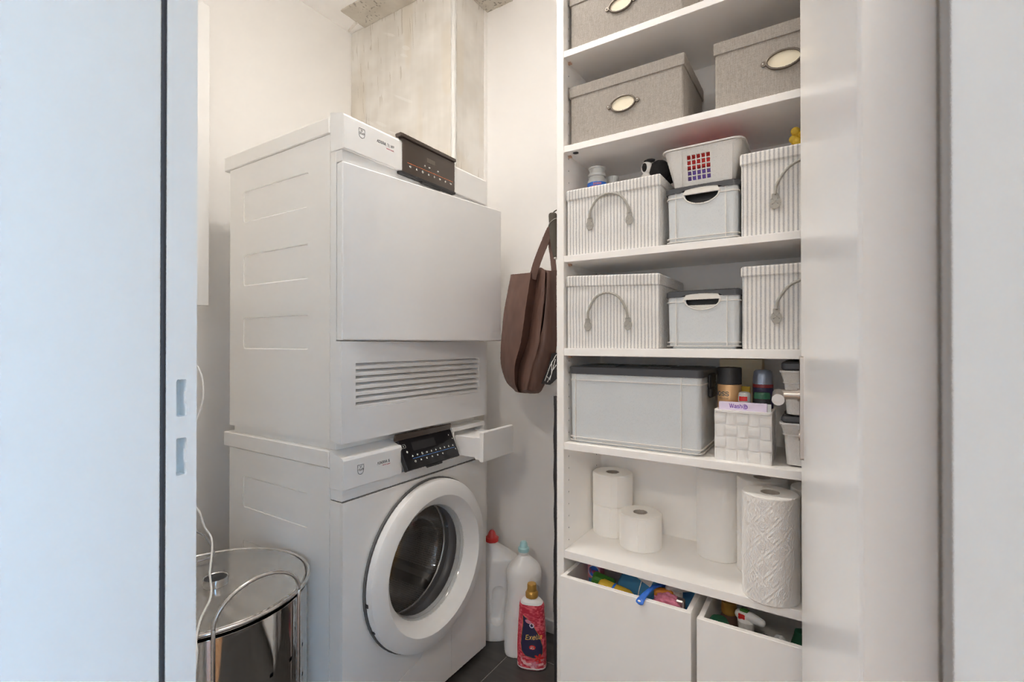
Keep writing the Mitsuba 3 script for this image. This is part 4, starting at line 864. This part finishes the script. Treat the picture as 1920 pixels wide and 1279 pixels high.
for i, pnt in enumerate(br):
    t = i / (len(br) - 1); wd = 0.006 + 0.0068 * max(0, (t - 0.45) / 0.55) ** 1.3
    if t > 0.86: wd *= math.sqrt(max(0.04, 1 - ((t - 0.86) / 0.14) ** 2))
    tg = br[min(i + 1, len(br) - 1)] - br[max(i - 1, 0)]; tg /= np.linalg.norm(tg); sd = np.cross(tg, [0, 0, 1.0]); sd /= np.linalg.norm(sd); up = np.cross(sd, tg)
    hd.append(np.array([pnt + wd * math.cos(a) * sd + 0.0038 * math.sin(a) * up for a in np.linspace(0, 2 * PI, 14, endpoint=False)]))
part(k, 'handle', loft(hd), 'm_blue', True)
part(k, 'hanging_eye', ball((-0.3665, 1.1128, 0.5268), 0.0046, (1.2, 0.8, 0.6), 2), 'm_whiteplastic', True, 'pale eyelet in the handle end')
part(k, 'head', bx(-0.365, -0.325, 1.235, 1.30, 0.500, 0.522, 0.006), 'm_blue')
rg = []
rs = np.random.RandomState(3)
vv = trimesh.creation.icosphere(4, 1.0)
nv = vv.vertices * np.array([0.034, 0.026, 0.024]); nv *= (0.72 + 0.65 * meshkit.fbm(vv.vertices * np.array([3.5, 6, 6]) + 3, 3))[:, None]
single('pink_rag', tm(nv + np.array([-0.315, 1.170, 0.5055]), vv.faces), 'm_rag', 'crumpled pink cleaning rag beside the blue brush handle', 'cloth', True)
single('orange_sponge', xf(bx(-0.022, 0.022, -0.012, 0.012, -0.01, 0.01, 0.004), rotz(0.4), (-0.338, 1.205, 0.513)), 'm_orange', 'orange sponge between the brush and the pink rag', 'sponge', 30)
k = thing('steel_dispenser', 'small bottle with a shiny steel pump head at the right of the left drawer', 'dispenser')
part(k, 'body', lathe([(0, ZB), (0.018, ZB), (0.018, 0.495), (0.010, 0.505), (0, 0.505)], 28, (-0.287, 1.170, 0)), 'm_black', 40)
part(k, 'pump', bx(-0.298, -0.279, 1.158, 1.178, 0.5055, 0.530, 0.003), 'm_chrome', label='shiny steel pump head')
single('nozzle_bottle', cat([xf(from_man(m3.Manifold.batch_hull([m3.Manifold.sphere(q_, 24).translate((x_, 0, z_)) for x_, z_, q_ in ((-0.020, -0.001, 0.009), (0.004, 0.002, 0.010), (0.026, -0.001, 0.007))])), rotz(0.5), (-0.310, 1.225, 0.525)), tube([[-0.31, 1.225, 0.42], [-0.31, 1.225, 0.52]], 0.013, 16)]), 'm_granite_warm', 'grey spray nozzle behind the pink rag', 'spray bottle', 30)
single('blue_carton', bx(-0.302, -0.270, 1.245, 1.325, ZB, 0.535, 0.002), 'm_sky_cloth', 'blue carton in the right rear corner of the left drawer', 'box')
# ------------------------------------------------------------------ in the right drawer
single('drawer_filling', bx(-0.222, 0.065, 1.150, 1.34, 0.0785, 0.36, 0.01), 'm_black', 'black cloth bundle under the bottles in the right drawer', 'cloth')
ZB2 = 0.3603
k = thing('cleaner_bottle', 'bottle with rounded green cap just behind the right drawer front', 'bottle')
part(k, 'body', lathe([(0, ZB2), (0.024, ZB2), (0.024, 0.470), (0.018, 0.482), (0, 0.482)], 28, (-0.2050, 1.172, 0)), 'm_whiteplastic', 40)
part(k, 'cap', lathe([(0, 0.4822), (0.0205, 0.4822), (0.0205, 0.502), (0.017, 0.508), (0, 0.509)], 28, (-0.2050, 1.172, 0)), 'm_darkgreen', 40, 'green cap')
k = thing('brown_bottle', 'dark brown bottle with yellow cap in the right drawer', 'bottle')
part(k, 'body', lathe([(0, ZB2), (0.022, ZB2), (0.022, 0.465), (0.016, 0.485), (0, 0.485)], 28, (-0.197, 1.255, 0)), 'm_bag', 40)
part(k, 'cap', lathe([(0, 0.4852), (0.016, 0.4852), (0.0175, 0.489), (0.0165, 0.512), (0, 0.513)], 28, (-0.197, 1.255, 0)), 'm_gold', 40, 'yellow cap')
k = thing('spray_bottle', 'white spray bottle with green and red trigger head in the right drawer', 'spray bottle')
part(k, 'body', lathe([(0, ZB2), (0.027, ZB2), (0.027, 0.435), (0.016, 0.470), (0.016, 0.483), (0, 0.483)], 28, (-0.1550, 1.213, 0)), 'm_whiteplastic', 40)
part(k, 'nozzle', cat([xf(from_man(m3.Manifold.batch_hull([m3.Manifold.sphere(q_, 24).translate((x_, 0, z_)) for x_, z_, q_ in ((-0.014, 0.509, 0.0105), (0.010, 0.512, 0.0105), (0.034, 0.509, 0.0085))])), rotz(-0.3), (-0.1550, 1.213, 0)), lathe([(0.0165, 0.4832), (0.018, 0.500), (0.013, 0.506), (0, 0.506)], 24, (-0.155, 1.213, 0))]), 'm_whiteplastic', 30)
part(k, 'trigger', xf(bx(-0.012, 0.002, -0.0125, -0.0095, 0.5035, 0.5155, 0.0005), rotz(-0.3), (-0.1550, 1.213, 0)), 'm_red', label='red trigger mark')
part(k, 'green_mark', xf(bx(-0.012, 0.006, -0.006, 0.006, 0.518, 0.5235, 0.0012), rotz(-0.3), (-0.1550, 1.213, 0)), 'm_green')
k = thing('navy_bottle', 'short navy bottle between the spray bottle and the clear bag', 'bottle')
part(k, 'body', lathe([(0, ZB2), (0.017, ZB2), (0.019, 0.44), (0.017, 0.478), (0.010, 0.489), (0, 0.490)], 28, (-0.1130, 1.188, 0)), 'm_navy', 40)
single('clear_bag', tm(trimesh.creation.icosphere(4).vertices * np.array([0.027, 0.022, 0.044]) * (0.8 + 0.4 * meshkit.fbm(trimesh.creation.icosphere(4).vertices * 2.2 + 4, 2))[:, None] + np.array([-0.0800, 1.170, 0.462]), trimesh.creation.icosphere(4).faces), 'm_glass_grey', 'crumpled pale plastic pouch leaning on the right drawer front', 'pouch', True)
k = thing('green_bottle', 'dark green curved bottle in the right drawer beside the door', 'bottle')
part(k, 'body', lathe([(0, ZB2), (0.028, ZB2), (0.030, 0.40), (0.028, 0.44), (0.020, 0.475), (0.014, 0.495), (0.012, 0.505), (0.0, 0.506)], 32, (-0.0480, 1.222, 0)), 'm_darkgreen', 40)

# ------------------------------------------------------------------ steel laundry bin
k = thing('laundry_bin', 'round polished steel laundry bin with lid and wire handle, beside the washing machine', 'bin')
bc = np.array([-1.243, 0.584]); BR, BZ = 0.2165, 0.545
nseg = 96
rc_ = m3.Manifold.cylinder(BZ - 0.03, BR, BR, nseg) - m3.Manifold.cylinder(BZ, BR - 0.0016, BR - 0.0016, nseg).translate((0, 0, 0.004))
cuts = []
for j in range(10):
    z = 0.06 + j * 0.036
    for i in range(24):
        a = (i + 0.5 * (j % 2)) / 24 * 2 * PI
        if j % 2 == 0 and i % 2: continue
        cuts.append(m3.Manifold.cube((0.03, 0.0085, 0.0085), True).translate((BR, 0, z)).rotate((0, 0, math.degrees(a))))
rc_ = (rc_ - m3.Manifold.batch_boolean(cuts, m3.OpType.Add)).translate((bc[0], bc[1], 0.012))
part(k, 'body', from_man(rc_), 'm_mirror', 25, 'polished steel wall with small square holes')
part(k, 'inner_bag', lathe([(0, 0.03), (BR - 0.008, 0.03), (BR - 0.008, BZ - 0.03)], 64, (bc[0], bc[1], 0)), 'm_black', 40)
part(k, 'base_ring', lathe([(BR - 0.01, 0), (BR + 0.002, 0), (BR + 0.002, 0.014), (BR - 0.01, 0.014)], 72, (bc[0], bc[1], 0)), 'm_black', 40)
kl = part(k, 'lid', lathe([(BR - 0.006, BZ - 0.016), (BR - 0.003, BZ - 0.004), (BR - 0.006, BZ), (0, BZ)], 96, (bc[0], bc[1], 0)), 'm_mirror', 30, 'flat mirror-polished lid')
part(kl, 'knob', lathe([(0, BZ + 0.0005), (0.0265, BZ + 0.0005), (0.0275, BZ + 0.014), (0.0262, BZ + 0.0185), (0.0245, BZ + 0.0172)], 36, (bc[0] + 0.004, bc[1] + 0.012, 0)), 'm_chrome', 35, 'chrome knob with black top')
part(kl, 'knob_top', lathe([(0.0252, BZ + 0.0170), (0, BZ + 0.0178)], 36, (bc[0] + 0.004, bc[1] + 0.012, 0)), 'm_black_gloss')
ringp = [[bc[0] + (BR + 0.003) * math.cos(a), bc[1] + (BR + 0.003) * math.sin(a), BZ - 0.003] for a in np.linspace(0, 2 * PI, 110, endpoint=False)]
part(k, 'rim', tube(ringp, 0.0042, 10, closed=True), 'm_chrome', True, 'round chrome wire rim')
a0, a1 = math.radians(-23.5), math.radians(27.0)
RH = BR + 0.009
pl = np.array([bc[0] + RH * math.cos(a0), bc[1] + RH * math.sin(a0)]); pr = np.array([bc[0] + RH * math.cos(a1), bc[1] + RH * math.sin(a1)])
hp = [[*pl, 0.10], [*pl, 0.30], [*pl, BZ - 0.01]]
for t in np.linspace(PI, 0, 17):
    mid = (pl + pr) / 2 + (pr - pl) / 2 * math.cos(t); hp.append([mid[0], mid[1], BZ + 0.005 + 0.068 * math.sin(t)])
hp += [[*pr, BZ - 0.01], [*pr, 0.30], [*pr, 0.10]]
kh = part(k, 'handle', tube(bez(hp, 4), 0.0042, 12), 'm_chrome', True, 'arched chrome wire handle')
for q in (pl, pr):
    for z in (0.10, 0.30): part(kh, 'bracket', ball((bc[0] + (BR + 0.005) * (q - bc)[0] / RH, bc[1] + (BR + 0.005) * (q - bc)[1] / RH, z), 0.0065, n=2), 'm_chrome', True)
# cables behind the jamb
k = thing('white_cable', 'thin white cable hanging in front of the steel bin', 'cable')
part(k, 'cord', tube(bez([[-1.46, 0.60, 1.10], [-1.42, 0.637, 1.062], [-1.40, 0.6405, 0.983], [-1.41, 0.62, 0.90], [-1.43, 0.59, 0.80], [-1.42, 0.60, 0.73], [-1.40, 0.6284, 0.6865], [-1.39, 0.640, 0.640], [-1.36, 0.645, 0.607], [-1.25, 0.588, 0.572]], 10), 0.0024, 8), 'm_cable', True)
part(k, 'lower_cord', tube(bez([[-1.25, 0.588, 0.572], [-1.17, 0.553, 0.556], [-1.10, 0.50, 0.551], [-1.03, 0.46, 0.551], [-0.995, 0.445, 0.535], [-0.988, 0.432, 0.46], [-1.0, 0.42, 0.30], [-1.01, 0.41, 0.06], [-1.03, 0.40, 0.004]], 10), 0.0024, 8), 'm_cable', True)
k2 = single('grey_cable', tube(bez([[-1.44, 0.60, 0.64], [-1.40, 0.6363, 0.6202], [-1.395, 0.655, 0.590], [-1.39, 0.660, 0.572], [-1.385, 0.657, 0.556], [-1.40, 0.60, 0.5505], [-1.43, 0.55, 0.552]], 10), 0.0026, 8), 'm_cable_grey', 'grey looped cable at the rear of the steel bin lid', 'cable', True)
k = thing('wall_cabinet', 'white box cabinet on the wall beside the door jamb, above the bin', 'cabinet')
part(k, 'body', bx(-1.83, -1.735, 0.44, 0.80, 1.2527, 2.25, 0.002), 'm_appl_plastic')
part(k, 'cover', bx(-1.735, -1.72, 0.438, 0.8046, 1.2510, 2.252, 0.002), 'm_appl_plastic')

# ------------------------------------------------------------------ bottles on the floor
def frame_at(cx, cy, turn=0.0):
    a = math.atan2(-cy, -cx) + turn          # local -y looks at the camera
    n = np.array([math.cos(a), math.sin(a), 0]); u = np.array([-n[1], n[0], 0])
    return np.stack([u, -n, [0, 0, 1]], 1), np.array([cx, cy, 0])
def sring(ul, ur, hy, z, n=40, e=2.6):
    a = np.arange(n) / n * 2 * PI; c_, s_ = np.cos(a), np.sin(a)
    x = np.sign(c_) * np.abs(c_) ** (2 / e); y = np.sign(s_) * np.abs(s_) ** (2 / e)
    return np.stack([(ul + ur) / 2 + (ur - ul) / 2 * x, hy * y, np.full(n, z)], 1)
def smoothed(rings, sub=5):
    R = np.array(rings); out = bez(R.reshape(len(R), -1), sub); return [o.reshape(-1, 3) for o in out]
def jug(name, label, cx, cy, turn, prof, cut, cap, collar, capmat, caplabel, through=True):
    R, t = frame_at(cx, cy, turn)
    k = thing(name, label, 'detergent bottle')
    body = to_man(loft(smoothed([sring(a, b, h, z) for a, b, h, z in prof])))
    if cut:
        (p, q, r) = cut
        hole_ = m3.Manifold.batch_hull([m3.Manifold.sphere(r, 28).scale((1, 6 if through else 0.85, 1)).translate((c[0], 0 if through else -0.046, c[1])) for c in (p, q)])
        body = body - hole_
        if not through: body = body - hole_.mirror((0, 1, 0))
    part(k, 'body', xf(from_man(body), R, t), 'm_whiteplastic', 35)
    z0, r0, uc = cap
    part(k, 'neck', xf(lathe([(r0 * 0.9, z0 - 0.025), (r0 * 0.9, z0 - 0.004), (r0 * 1.06, z0 - 0.004), (r0 * 1.06, z0)], 32, (uc, 0, 0)), R, t), 'm_whiteplastic', 35)
    kc = part(k, 'cap', xf(lathe(collar(z0, r0), 36, (uc, 0, 0)), R, t), capmat, 35, caplabel)
    return k, kc, R, t
k, kc, R, t = jug('detergent_bottle', 'white detergent jug with red cap, half hidden behind the washing machine', -1.070, 1.548, 0.0,
    [(-0.055, 0.040, 0.038, 0.0), (-0.060, 0.046, 0.042, 0.006), (-0.060, 0.048, 0.043, 0.06), (-0.060, 0.050, 0.043, 0.14), (-0.060, 0.044, 0.043, 0.22), (-0.060, 0.052, 0.043, 0.265), (-0.062, 0.074, 0.042, 0.300), (-0.055, 0.068, 0.036, 0.312), (-0.050, 0.034, 0.028, 0.335), (-0.045, 0.004, 0.024, 0.352), (-0.042, -0.003, 0.021, 0.358)],
    ((-0.004, 0.085), (0.004, 0.185), 0.026), (0.364, 0.021, -0.022), lambda z, r: [(0, z), (r + 0.004, z), (r + 0.0045, z + 0.014), (r + 0.002, z + 0.016), (r - 0.002, z + 0.017), (0.012, z + 0.034), (0.008, z + 0.040), (0, z + 0.042)], 'm_red', 'red cap', through=False)
part(kc, 'dosing_cup', xf(lathe([(0.0215, 0.380), (0.0205, 0.400), (0.0175, 0.413), (0, 0.415)], 32, (-0.022, 0, 0)), R, t), 'm_glass', 40, 'clear dosing cup')
lab = [[0.0385, 0.019, 0.150], [0.0385, 0.034, 0.150], [0.045, 0.034, 0.30], [0.045, 0.016, 0.29]]
kb = part(k, 'back_label', xf(cat([bx(0.0505, 0.0520, -0.030, 0.026, 0.10, 0.262, 0.0005)]), R, t), 'm_sky_cloth', label='blue printed label on its side')
part(kb, 'label_print', xf(cat([bx(0.0519, 0.0524, -0.029, 0.024, 0.19, 0.235, 0), bx(0.0519, 0.0526, -0.029, 0.024, 0.24, 0.26, 0)]), R, t), 'm_lilac')
part(kb, 'label_stripe', xf(cat([bx(0.0519, 0.0527, -0.029, 0.024, 0.2355, 0.2395, 0), bx(0.0519, 0.0527, -0.02, -0.005, 0.165, 0.18, 0)]), R, t), 'm_red')
k, kc, R, t = jug('detergent_bottle', 'white detergent jug with pale blue cap, standing between the red-capped jug and the red bottle', -0.938, 1.520, 0.12,
    [(-0.062, 0.044, 0.040, 0.0), (-0.068, 0.050, 0.044, 0.006), (-0.068, 0.052, 0.045, 0.05), (-0.067, 0.054, 0.045, 0.13), (-0.056, 0.058, 0.044, 0.20), (-0.058, 0.066, 0.043, 0.255), (-0.060, 0.068, 0.042, 0.290), (-0.050, 0.060, 0.036, 0.315), (-0.028, 0.036, 0.026, 0.337), (-0.018, 0.024, 0.021, 0.348), (-0.016, 0.022, 0.019, 0.352)],
    ((0.027, 0.150), (0.036, 0.236), 0.0235), (0.365, 0.0185, 0.003), lambda z, r: [(0, z), (r + 0.002, z), (r + 0.002, z + 0.012), (r - 0.003, z + 0.016), (0.012, z + 0.031), (0.009, z + 0.035), (0, z + 0.0355)], 'm_cyan', 'pale blue translucent cap')
# softener
k = thing('softener_bottle', 'red fabric softener bottle with gold cap and dark purple label, standing on the floor tiles', 'bottle')
R, t = frame_at(-0.8690, 1.4680, -0.14)
SP = [(0.0465, 0.026, 0.0), (0.0500, 0.0300, 0.006), (0.0510, 0.031, 0.03), (0.0505, 0.031, 0.09), (0.0475, 0.0295, 0.15), (0.0445, 0.028, 0.195), (0.0440, 0.027, 0.212), (0.0400, 0.0255, 0.222), (0.030, 0.024, 0.2295)]
rings = [np.vstack([q, q[:1]]) for q in smoothed([sring(-a, a, h, z, 48) for a, h, z in SP], 6)]
v = np.vstack(rings); nr = len(rings); n1 = 49
uv = np.stack([np.tile(np.linspace(0, 1, n1), nr), v[:, 2] / 0.23], 1)
f = []
for i in range(nr - 1):
    for j in range(n1 - 1):
        a = i * n1 + j; f += [[a, a + 1, a + n1 + 1], [a, a + n1 + 1, a + n1]]
part(k, 'body', xf(tm(v, f), R, t), 'm_softener', True, uv=uv)
zs = np.array([s[2] for s in SP]); ws = np.array([s[0] for s in SP]); hs = np.array([s[1] for s in SP])
def on_soft(m, off):
    """lay a flat (u, z) drawing on the bottle's front"""
    v = m.vertices; a = np.interp(v[:, 1], zs, ws); h = np.interp(v[:, 1], zs, hs); x = np.clip(v[:, 0] / a, -0.985, 0.985)
    y = -h * (1 - np.abs(x) ** 2.6) ** (1 / 2.6)
    return xf(tm(np.stack([v[:, 0], y - off - v[:, 2] * 0.0004, v[:, 1]], 1), m.faces[:, ::-1]), R, t)
def fine(poly):
    c_ = m3.CrossSection([np.array(p.exterior.coords)[:-1] for p in getattr(poly, 'geoms', [poly])])
    return from_man(m3.Manifold.extrude(c_, 1.0).refine_to_length(0.004)) if False else tri_fill(poly)
def tri_fill(poly, s=0.003):
    b = poly.bounds; cells = []
    xs = np.arange(b[0], b[2] + s, s); zs_ = np.arange(b[1], b[3] + s, s)
    for x in xs:
        for z in zs_:
            g = poly.intersection(sbox(x, z, x + s, z + s))
            for q in getattr(g, 'geoms', [g]):
                if q.geom_type == 'Polygon' and q.area > 1e-9:
                    vv_, ff = trimesh.creation.triangulate_polygon(q, engine='earcut'); cells.append(tm(np.c_[vv_, np.zeros(len(vv_))], ff))
    return cat(cells)
tear = Polygon([(-0.027, 0.186), (-0.012, 0.176), (0.008, 0.155), (0.030, 0.120), (0.040, 0.085), (0.040, 0.060), (0.030, 0.047), (0.008, 0.046), (-0.018, 0.052), (-0.031, 0.066), (-0.034, 0.09), (-0.030, 0.13), (-0.026, 0.16)]).buffer(0.004).buffer(-0.004)
kt = part(k, 'label', on_soft(tri_fill(tear), 0.0006), 'm_navy', label='dark purple drop-shaped label')
part(kt, 'label_edge', on_soft(tri_fill(tear.buffer(0.0012)), 0.0003), 'm_gold')
tx = meshkit.text_mesh('Exelia', 0.0165, 1.0, False); tx.vertices[:, 0] = tx.vertices[:, 0] / np.ptp(tx.vertices[:, 0]) * 0.056 - 0.0200 + tx.vertices[:, 1] * 0.15; tx.vertices[:, 1] += 0.108 + 0.10 * tx.vertices[:, 0]
part(kt, 'lettering', on_soft(tx, 0.0010), 'm_goldprint')
part(kt, 'badge', on_soft(tri_fill(affinity.scale(Point(0.006, 0.082).buffer(1, quad_segs=10), 0.0115, 0.008)), 0.0009), 'm_red')
b1 = meshkit.text_mesh('SOFT', 0.0032, 1.0, True); b1.vertices[:, :2] += np.array([0.0, 0.0825]); b2 = meshkit.text_mesh('PEACH', 0.0032, 1.0, True); b2.vertices[:, :2] += np.array([-0.0015, 0.077])
part(kt, 'badge_print', on_soft(cat([b1, b2]), 0.0013), 'm_whiteplastic')
fl_ = unary_union([affinity.rotate(affinity.scale(Point(0.009, 0).buffer(1, quad_segs=8), 0.0075, 0.0042), a_, origin=(0, 0)) for a_ in range(0, 360, 72)])
part(k, 'flower_print', on_soft(tri_fill(affinity.translate(fl_, 0.028, 0.046)), 0.0012), 'm_red')
part(k, 'flower_print', on_soft(tri_fill(affinity.translate(affinity.scale(fl_, 0.9, 0.8), 0.012, 0.024)), 0.0011), 'm_pink')
part(kt, 'heart_print', on_soft(tri_fill(Point(0.004, 0.156).buffer(0.008).difference(Point(0.004, 0.156).buffer(0.0055))), 0.0012), 'm_lilac')
part(k, 'flower_print', on_soft(tri_fill(affinity.rotate(affinity.scale(Point(-0.008, 0.168).buffer(1, quad_segs=8), 0.012, 0.006), -20)), 0.0012), 'm_pink')
part(k, 'foot', xf(loft([sring(-0.045, 0.045, 0.025, 0.0), sring(-0.0508, 0.0508, 0.0308, 0.005), sring(-0.0514, 0.0514, 0.0314, 0.009)]), R, t), 'm_whiteplastic', 35)
part(k, 'shoulder', xf(loft(smoothed([sring(-0.0402, 0.0402, 0.0258, 0.2215), sring(-0.034, 0.034, 0.0245, 0.2295), sring(-0.025, 0.025, 0.022, 0.235), sring(-0.021, 0.021, 0.021, 0.238, e=2), sring(-0.020, 0.020, 0.020, 0.2445, e=2)])), R, t), 'm_whiteplastic', 40, 'white shoulder')
part(k, 'cap', xf(lathe([(0.0, 0.2412), (0.0215, 0.2412), (0.0222, 0.244), (0.0222, 0.2555), (0.0195, 0.260), (0.0165, 0.263), (0.0160, 0.2825), (0.0148, 0.2865), (0, 0.288)], 40), R, t), 'm_gold', 35, 'gold cap')

# ------------------------------------------------------------------ brown bag and dark things hanging beside the shelf unit
k = thing('tote_bag', 'brown fabric carrier bag hanging between the dryer and the shelf unit', 'bag')
def sc(x, z, Y, Y0=1.35): s_ = Y / Y0; return [x * s_, Y, HC + (z - HC) * s_]
rows = [ # z, left, fold, ridge, right (as seen at a distance of 1.35 m), measured from the photograph and set at their own depths below
    (1.356, -0.8795, -0.776, -0.7657, -0.7090), (1.30, -0.893, -0.785, -0.770, -0.7090), (1.2325, -0.908, -0.7960, -0.782, -0.7088), (1.18, -0.914, -0.805, -0.790, -0.7085),
    (1.1216, -0.920, -0.818, -0.802, -0.7085), (1.057, -0.920, -0.845, -0.829, -0.722), (1.000, -0.8986, -0.853, -0.838, -0.7500), (0.974, -0.868, -0.850, -0.840, -0.7645)]
grid = []
for i, (z, a, f_, r_, b) in enumerate(rows):
    bul = 0.03 * math.sin(PI * min(1, (i + 0.5) / len(rows)))
    cols = [(a, 1.395), (a * 0.97 + f_ * 0.03, 1.355), (a * 0.6 + f_ * 0.4, 1.315 - bul), (a * 0.25 + f_ * 0.75, 1.30 - bul), (f_, 1.335 - bul * 0.5), (r_, 1.318 - bul * 0.6), (r_ * 0.7 + b * 0.3, 1.262 - bul * 0.5), (r_ * 0.35 + b * 0.65, 1.285 - bul * 0.3), (b, 1.315), (b, 1.40)]
    zz = [z, z, z, z, z + (0.012 if i == 0 else 0), z + (0.014 if i == 0 else 0), z + (0.004 if i == 0 else 0), z, z, z]
    back = [(b * 0.96 + a * 0.04, 1.50), (0.5 * (a + b), 1.52), (a * 0.96 + b * 0.04, 1.47)]
    grid.append(np.array([sc(x, q, Y) for (x, Y), q in zip(cols, zz)] + [sc(x, z, Y) for x, Y in back]))
G_ = np.array(grid); G2 = bez(G_.reshape(len(G_), -1), 6).reshape(-1, G_.shape[1], 3)
rings = []
for rr_ in G2:
    rings.append(rr_)
bot = rings[-1]; cen = bot.mean(0)
rings += [cen + (bot - cen) * 0.86 + np.array([0, 0, -0.006]), cen + (bot - cen) * 0.55 + np.array([0, 0, -0.009])]
bm = loft(rings[::1], cap=False)
bm = tm(np.vstack([bm.vertices, rings[-1].mean(0)]), np.vstack([bm.faces, [[len(bm.vertices), (len(rings) - 1) * 13 + j, (len(rings) - 1) * 13 + (j + 1) % 13] for j in range(13)]]))
part(k, 'body', bm, 'm_bag', 50)
def ribbon(pts, wdir, wd, th=0.0022):
    pts = bez(pts, 6); wdir = np.array(wdir, float); wdir /= np.linalg.norm(wdir); rr = []
    for i, p in enumerate(pts):
        tg = pts[min(i + 1, len(pts) - 1)] - pts[max(i - 1, 0)]; tg /= np.linalg.norm(tg); s_ = wdir - tg * (wdir @ tg); s_ /= np.linalg.norm(s_); n_ = np.cross(tg, s_)
        rr.append(np.array([p + s_ * wd / 2 + n_ * th, p - s_ * wd / 2 + n_ * th, p - s_ * wd / 2 - n_ * th, p + s_ * wd / 2 - n_ * th]))
    return loft(rr)
part(k, 'strap', ribbon([sc(-0.7965, 1.335, 1.305), sc(-0.7800, 1.385, 1.30), sc(-0.752, 1.445, 1.30), sc(-0.7270, 1.490, 1.30), sc(-0.716, 1.475, 1.31)], (1, 0.35, 0), 0.023), 'm_bag')
part(k, 'strap', ribbon([sc(-0.7225, 1.482, 1.315), sc(-0.7290, 1.445, 1.318), sc(-0.7230, 1.40, 1.318), sc(-0.7160, 1.34, 1.318)], (1, 0.3, 0), 0.016), 'm_bag')
lines = [[(-0.7100, 1.092), (-0.7300, 1.060), (-0.7510, 1.008)], [(-0.7100, 1.060), (-0.7260, 1.038)], [(-0.7130, 1.078), (-0.7330, 1.012), (-0.7430, 1.022)], [(-0.7260, 1.070), (-0.7270, 1.030), (-0.7420, 1.004)]]
part(k, 'printed_lines', cat([tube([sc(x, z, 1.297) for x, z in l], 0.0014, 6) for l in lines]), 'm_whiteplastic', True, 'thin white printed lines')
part(k, 'dark_print', ext(Polygon([(-0.679, 1.0993), (-0.679, 1.0255), (-0.707, 1.001), (-0.738, 1.004), (-0.705, 1.095)]), 'y', 1.299, 1.306), 'm_black', label='black printed side')
k = thing('coat_hook', 'small metal hook on the shelf unit side carrying the bag', 'hook')
part(k, 'arm', tube(bez([[PXL - 0.0005, 1.318, 1.468], [-0.650, 1.318, 1.463], [-0.690, 1.318, 1.456], [-0.697, 1.318, 1.466]], 6), 0.004, 10), 'm_bronze', True)
k = thing('folded_umbrella', 'dark olive folded umbrella hanging behind the brown bag against the shelf unit', 'umbrella')
up = [[-0.6365, 1.19, 1.488], [-0.6365, 1.19, 1.475], [-0.634, 1.19, 1.42], [-0.631, 1.19, 1.39], [-0.628, 1.19, 1.365]]
part(k, 'canopy', tube(bez(up, 6), np.interp(np.linspace(0, 1, 25), [0, 0.1, 0.5, 1], [0.009, 0.012, 0.0105, 0.006]), 14), 'm_olive', True)
part(k, 'hanging_loop', tube(bez([[PXL - 0.0003, 1.19, 1.497], [-0.618, 1.19, 1.4965], [-0.632, 1.19, 1.492], [-0.6365, 1.19, 1.484]], 5), 0.0018, 8), 'm_olive', True)
part(k, 'tie', tube([[-0.6360 + 0.0122 * math.cos(a), 1.19 + 0.0122 * math.sin(a), 1.462 + 0.010 * math.cos(a)] for a in np.linspace(0, 2 * PI, 24, endpoint=False)], 0.0012, 6, closed=True), 'm_strap', True)
part(k, 'ferrule', ball((-0.628, 1.188, 1.362), 0.0045, n=2), 'm_chrome', True)
single('dark_pole', tube(bez([[-0.6300, 1.20, 0.0], [-0.6290, 1.20, 0.20], [-0.6310, 1.20, 0.42], [-0.6290, 1.20, 0.62], [-0.6305, 1.20, 0.80], [-0.6290, 1.20, 0.98]], 8), [0.0085 + 0.001 * math.sin(i * 1.3) for i in range(41)], 12), 'm_black', 'black pole standing close beside the shelf unit side panel', 'pole', True)
